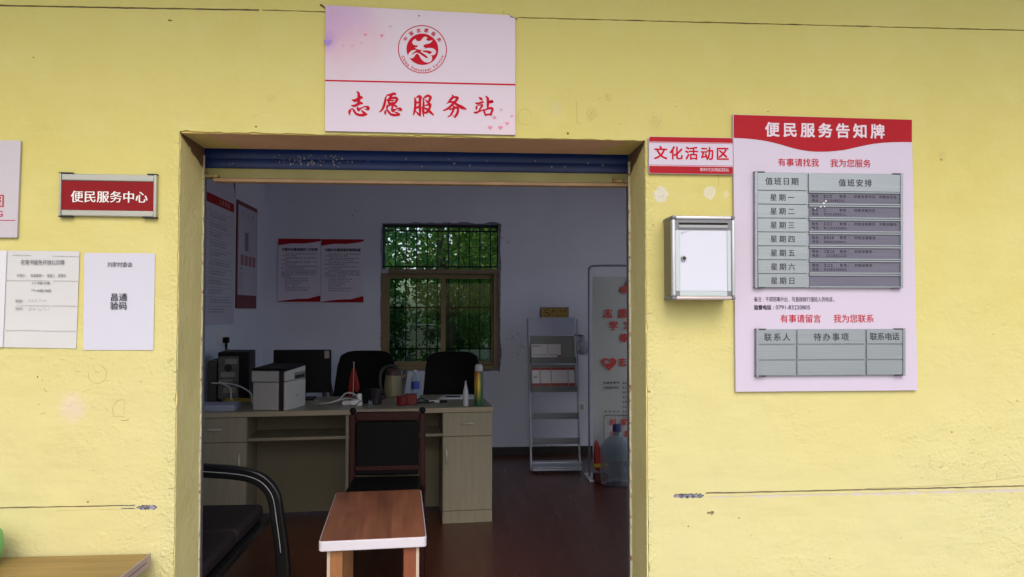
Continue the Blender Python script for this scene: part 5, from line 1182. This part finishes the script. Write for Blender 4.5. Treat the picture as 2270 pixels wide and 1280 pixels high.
t = thing('volunteer_banner', 'tall grey-white standing banner with red characters 志愿者 and a red heart logo', 'banner', (1.50, 3.80, 0))
bfm = mat('banner_frame_grey', (.16, .17, .22), .4, .4)
obj('frame_tube', MB().tube([(1.098, 3.81, .02), (1.098, 3.81, .9), (1.098, 3.81, 1.68), (1.106, 3.81, 1.745), (1.15, 3.81, 1.775), (1.5, 3.81, 1.777), (1.85, 3.81, 1.775), (1.894, 3.81, 1.745), (1.902, 3.81, 1.68), (1.902, 3.81, .02)], .009, 8, 5), bfm, t)
vs_ = []; fs_ = []
for j in range(31):
    for i in range(25):
        u, v = i / 24, j / 30; x = 1.125 + .75 * u; z = .14 + 1.545 * v
        d_ = math.hypot(u * .75, (1 - v) * 1.545); y = 3.80 + .006 * math.sin(u * 9 + v * 4) * (1 - v * .5) - .012 * math.exp(-((u * 2.2 - (1 - v) * 5) ** 2) * 3) * math.exp(-d_ * 3)
        vs_.append((x, y, z))
for j in range(30):
    for i in range(24): k = j * 25 + i; fs_.append((k, k + 1, k + 26, k + 25))
obj('fabric', MB().add(vs_, fs_), mat('banner_cloth', (.36, .37, .36), .7), t)
m_ = MB(); YB_ = 3.782
line(m_, '志愿者服务', 1.215, 1.80, 1.335, 1.415, YB_, .022); line(m_, '学习雷锋', 1.262, 1.70, 1.232, 1.312, YB_, .022); line(m_, '奉献', 1.352, 1.62, 1.13, 1.21, YB_, .022)
line(m_, '志愿服务', 1.338, 1.78, .93, 1.005, YB_, .02); line(m_, '刘家村新时代', 1.262, 1.80, .44, .50, YB_, .02); line(m_, '志愿服务队', 1.268, 1.80, .345, .40, YB_, .02)
obj('lettering', m_, mat('banner_red', (.46, .012, .014), .5), t, smooth=False)
m_ = MB(); h0 = heart(1.262, .957, .062); h1_ = heart(1.262, .957, .042); k = 24
m_.add([(x, YB_, z) for x, z in h0] + [(x, YB_, z) for x, z in h1_], [((i + 1) % k, i, k + i, k + (i + 1) % k) for i in range(k)])
for q in range(4): m_.flat([(1.262 + q * .012, .945 + q * .002), (1.270 + q * .012, .943 + q * .002), (1.285 + q * .010, .985 - q * .003), (1.277 + q * .010, .987 - q * .003)], YB_ - .0003)
m_.flat([(1.235, .955), (1.262, .925), (1.305, .945), (1.29, .962), (1.262, .948), (1.25, .962)], YB_ - .0005)
obj('heart_logo', m_, MATS['banner_red'], t, smooth=False)
obj('red_bird_print', MB().flat([(1.355, 1.565), (1.375, 1.545), (1.40, 1.54), (1.43, 1.56), (1.50, 1.60), (1.48, 1.66), (1.44, 1.68), (1.41, 1.62), (1.385, 1.60), (1.36, 1.59)], YB_), mat('print_red_bright', (.42, .04, .03), .5), t, smooth=False)
m_ = MB(); line(m_, '志愿者精神', 1.215, 1.345, .787, .808, YB_, .015); line(m_, '志愿服务项目', 1.215, 1.345, .747, .768, YB_, .015); line(m_, '联系单位', 1.222, 1.345, .548, .568, YB_, .01)
for q, z in enumerate((.797, .757, .717, .677, .637, .597, .557, .517)): inkline(m_, 1.375, 1.80, z, .020, YB_, rr)
obj('small_print', m_, M_black, t, kind='stuff', smooth=False)
m_ = MB(); m_.tube([(1.30, YB_, .528), (1.245, YB_, .528), (1.225, YB_, .522), (1.217, YB_, .505), (1.216, YB_, .40), (1.216, YB_, .32)], .003, 4, 3); m_.tube([(1.30, YB_, .528), (1.80, YB_, .528)], .003, 4, 1); obj('print_frame', m_, M_black, t)
for x in (1.105, 1.895): obj('foot', MB().box(x - .03, x + .05, 3.68, 3.95, 0, .018), M_white, t, bevel=.004)
t = thing('water_bottle', 'large clear water jug with dark blue cap on the floor before the banner', 'water jug', (1.285, 3.60, 0))
obj('jug', MB().lathe([(.105, 0), (.130, .01), (.135, .035), (.128, .05), (.135, .065), (.135, .13), (.128, .145), (.135, .16), (.135, .27), (.130, .30), (.10, .345), (.05, .385), (.030, .395), (.030, .43)], n=36), M_clear, t, world=False)
obj('cap', MB().lathe([(.033, .425), (.035, .43), (.034, .475), (.028, .482), (0, .482)], n=24), mat('cap_navy', (.03, .03, .12), .4), t, world=False)
t = thing('red_vest_bundle', 'bundled red vest with a yellow stripe stuffed behind the water jug', 'vest', (1.165, 3.69, 0))
obj('cloth', MB().add([(x + .012 * math.sin(i * 3.1), y + .01 * math.cos(i * 5), z) for i, (x, y, z) in enumerate([(-.06, -.04, .07), (.06, -.04, .07), (.06, .04, .07), (-.06, .04, .07), (-.065, -.045, .2), (.055, -.05, .2), (.055, .045, .2), (-.06, .045, .2), (-.06, -.03, .30), (.0, -.035, .27), (.0, .03, .27), (-.05, .03, .31), (-.035, -.01, .36), (-.015, -.01, .33), (-.015, .01, .33), (-.035, .01, .35)])],
    [(0, 3, 2, 1), (0, 1, 5, 4), (1, 2, 6, 5), (2, 3, 7, 6), (3, 0, 4, 7), (4, 5, 9, 8), (5, 6, 10, 9), (6, 7, 11, 10), (7, 4, 8, 11), (8, 9, 13, 12), (9, 10, 14, 13), (10, 11, 15, 14), (11, 8, 12, 15), (12, 13, 14, 15)]), mat('vest_red', (.36, .02, .015), .7), t, world=False, sub=1)
obj('stripe', MB().box(-.058, .052, -.055, .04, .125, .155), mat('vest_yellow', (.5, .32, .04), .6), t, world=False, bevel=.01)
obj('hem', MB().box(-.055, .06, -.05, .04, .0, .069), mat('vest_dark', (.09, .01, .012), .7), t, world=False, bevel=.01)

# ------------------------------------------------------------------ outside, behind the window
def leafmat(name, col, col2):
    m = new_mat(name); nt = m.node_tree; nt.nodes.clear(); out = nt.nodes.new('ShaderNodeOutputMaterial')
    d = nt.nodes.new('ShaderNodeBsdfPrincipled'); d.inputs['Roughness'].default_value = .45; tr = nt.nodes.new('ShaderNodeBsdfTranslucent'); mx = nt.nodes.new('ShaderNodeMixShader'); mx.inputs[0].default_value = .45
    g = nt.nodes.new('ShaderNodeNewGeometry'); cr = nt.nodes.new('ShaderNodeMix'); cr.data_type = 'RGBA'; cr.inputs[6].default_value = (*col, 1); cr.inputs[7].default_value = (*col2, 1)
    nt.links.new(g.outputs['Random Per Island'], cr.inputs[0]); nt.links.new(cr.outputs[2], d.inputs['Base Color']); nt.links.new(cr.outputs[2], tr.inputs[0])
    nt.links.new(d.outputs[0], mx.inputs[1]); nt.links.new(tr.outputs[0], mx.inputs[2]); nt.links.new(mx.outputs[0], out.inputs[0]); return m
lf1 = leafmat('leaf_green', (.09, .25, .035), (.20, .36, .05)); lf2 = leafmat('leaf_deep', (.035, .15, .04), (.08, .26, .06)); bark = mat('bark', (.09, .07, .05), .9, var=(10, .4), bump=(20, .01))
def leaves(center, rad, cnt, size, rr, clumps=26):
    m_ = MB(); cl = []
    for _ in range(clumps):
        a, b = rr.uniform(0, 6.28), rr.uniform(-1, 1); q = rr.random() ** .45; s = math.sqrt(1 - b * b)
        cl.append((Vector((math.cos(a) * s * rad[0] * q, math.sin(a) * s * rad[1] * q, b * rad[2] * q)), rr.uniform(.18, .42) * min(rad)))
    V = []; Fc = []
    for i in range(cnt):
        c, r = rr.choice(cl); p = Vector(center) + c + Vector((rr.gauss(0, r), rr.gauss(0, r), rr.gauss(0, r * .8)))
        d = Vector((rr.gauss(0, 1), rr.gauss(0, 1), rr.gauss(-.5, .7))).normalized(); w = d.cross(Vector((rr.gauss(0, 1), rr.gauss(0, 1), rr.gauss(0, 1)))).normalized(); nn = d.cross(w)
        l = size * rr.uniform(.7, 1.4); k = len(V)
        V += [p, p + d * l * .5 + w * l * .24 + nn * l * .06, p + d * l, p + d * l * .5 - w * l * .24 + nn * l * .06]; Fc += [(k, k + 1, k + 2), (k, k + 2, k + 3)]
    m_.v = V; m_.f = Fc; return m_, [Vector(center) + c for c, r in cl]
def tree(x, y, h, center, rad, cnt, size, m, label, seed):
    rr = random.Random(seed); t = thing('tree', label, 'tree', (x, y, -.1), 0, 'trees outside the window')
    top = (center[0], center[1], center[2] - rad[2] * .3)
    obj('trunk', MB().tube([(x, y, -.1), (x + .05, y, h * .4), (top[0] * .5 + x * .5, top[1], h * .7), top], lambda u: .09 * (1 - u * .6), 10, 4), bark, t)
    lm, cl = leaves(center, rad, cnt, size, rr)
    br_ = MB()
    for c in cl[:14]: br_.tube([top, (top[0] * .5 + c.x * .5, top[1] * .5 + c.y * .5, top[2] * .5 + c.z * .5 + .1), tuple(c)], lambda u: .03 * (1 - u * .8), 6, 3)
    obj('limb', br_, bark, t); obj('crown', lm, m, t, smooth=False)
tree(-.15, 8.2, 2.6, (-.25, 8.3, 3.3), (1.5, 1.2, 1.5), 11000, .085, lf2, 'deep green leafy tree straight behind the window bars', 1)
tree(1.1, 7.4, 2.4, (.75, 7.5, 2.5), (.9, .9, 1.4), 8000, .075, lf1, 'bright green tree with low hanging leaves behind the window edge nearer the rack', 2)
tree(-2.2, 7.0, 2.6, (-1.85, 7.0, 2.7), (.8, .8, 1.5), 6000, .08, lf2, 'dark tree behind the window edge nearer the two notices', 3)
tree(.3, 12.5, 3.4, (.1, 12.5, 3.4), (3.2, 1.5, 2.6), 14000, .15, lf1, 'broad pale green tree farther off beyond the low white wall', 4)
tree(-3.2, 12.0, 3.4, (-2.6, 12.0, 3.0), (2.0, 1.5, 2.6), 8000, .15, lf2, 'broad dark tree farther off, left of the pale green one', 5)
t = thing('garden_wall', 'low white garden wall seen through the window behind the plants', 'wall', (-.58, 10.2, -.1))
obj('wall_panel', MB().box(-.80, -.36, 10.2, 10.35, -.1, 1.14), mat('garden_wall_white', (.62, .6, .52), .8, var=(3, .2)), t)
obj('coping', MB().box(-.82, -.34, 10.17, 10.38, 1.141, 1.17), mat('garden_coping', (.5, .5, .46), .8), t, bevel=.01)
def strap_plant(x, y, z, cnt, L, m, label, seed, pot=True):
    rr = random.Random(seed); t = thing('strap_leaf_plant', label, 'plant', (x, y, z), 0, 'potted plants outside the window')
    for i in range(cnt):
        a = rr.uniform(0, 6.28); l = L * rr.uniform(.6, 1.1); up = rr.uniform(.5, 1.1); vs_ = []; fs_ = []; w = .020
        for k in range(7):
            u = k / 6; r = l * u * .8; zz = z + .22 + l * up * (u - .62 * u * u * 1.2); ww = w * (1 - u) ** .6 + .001; c_, s_ = math.cos(a), math.sin(a)
            vs_ += [(x + c_ * r - s_ * ww, y + s_ * r + c_ * ww, zz), (x + c_ * r + s_ * ww, y + s_ * r - c_ * ww, zz)]
        fs_ = [(2 * k, 2 * k + 2, 2 * k + 3, 2 * k + 1) for k in range(6)]
        obj('leaf', MB().add(vs_, fs_), m, t)
    obj('pot', MB().lathe([(.09, -z - .1 if False else 0), (.13, .20), (.14, .22), (.12, .22), (.10, .2)], (x, y, z), 20), mat('clay_pot', (.28, .12, .06), .8), t)
tag(obj('garden_slab', MB().box(-.02, .50, 7.5, 7.62, -.1, .90), mat('slab_pale', (.55, .56, .52), .8, var=(5, .3)), bevel=.01), 'pale low slab behind the strap leaved plants near the window corner', 'slab')
def bush(x, y, rx, rz, cnt, m, label, seed):
    rr = random.Random(seed); t = thing('bush', label, 'bush', (x, y, -.1), 0, 'dark bushes outside the window')
    lm, cl = leaves((x, y, rz * .55), (rx, .35, rz * .62), cnt, .07, rr, 18)
    b_ = MB(); [b_.tube([(x, y, -.1), (x * .5 + c.x * .5, y, c.z * .5), tuple(c)], .01, 5, 2) for c in cl[:8]]
    obj('stem', b_, bark, t); obj('foliage', lm, m, t, smooth=False)
lf3 = leafmat('leaf_dark', (.02, .08, .02), (.06, .16, .03))
bush(-1.05, 7.7, .45, 1.5, 3500, lf3, 'tall dark bush outside the window beside the wire coil', 21)
bush(-.22, 8.6, .45, .70, 2600, lf3, 'low dark bush in front of the white garden wall', 22)
bush(.55, 8.3, .6, 1.6, 4500, lf1, 'bright green bush behind the pale low slab', 23)
bush(.05, 9.6, .5, 1.35, 3000, lf3, 'rounded dark bush between garden wall and pale slab', 24)
bush(-1.6, 9.6, .8, 1.7, 4000, lf3, 'wide dark bush beyond the wire coil', 25)
sl = leafmat('strap_leaf', (.10, .17, .07), (.28, .36, .22))
struct('planter_ledge', MB().box(-.9, .9, 5.9, 6.7, -.1, .48), mat('ledge_concrete', (.30, .30, .26), .9, var=(3, .3)), bevel=.01)
strap_plant(.20, 6.15, .481, 30, .52, sl, 'pale strap leaved plant in a pot at the window corner nearer the rack', 11)
strap_plant(-.32, 6.3, .481, 24, .40, sl, 'smaller strap leaved plant in a pot behind the middle of the window', 12)
strap_plant(-.62, 6.1, .481, 16, .50, sl, 'strap leaved plant with few long leaves behind the office chair with arms', 13)
tag(obj('wire_coil', (lambda m: ([m.tube([(-.60 + .14 * math.cos(a * .35 + p), 5.3 + .01 * p, 1.30 + q + .20 * math.sin(a * .35 + p)) for a in range(19)], .004, 5, 1) for p, q in ((0, 0), (.3, .02), (.9, -.03))], m)[1])(MB()), mat('pale_wire', (.4, .4, .38), .5)), 'coil of pale wire hung outside the window bars', 'wire')
tag(obj('garden_hose', MB().tube([(-.63, 5.35, 1.12), (-.56, 5.35, 1.08), (-.52, 5.35, .98), (-.55, 5.35, .88), (-.60, 5.35, .80), (-.60, 5.35, .3), (-.6, 5.4, -.08)], .012, 8), mat('hose_grey', (.45, .48, .45), .4)), 'pale hose bending down outside the window corner', 'hose')
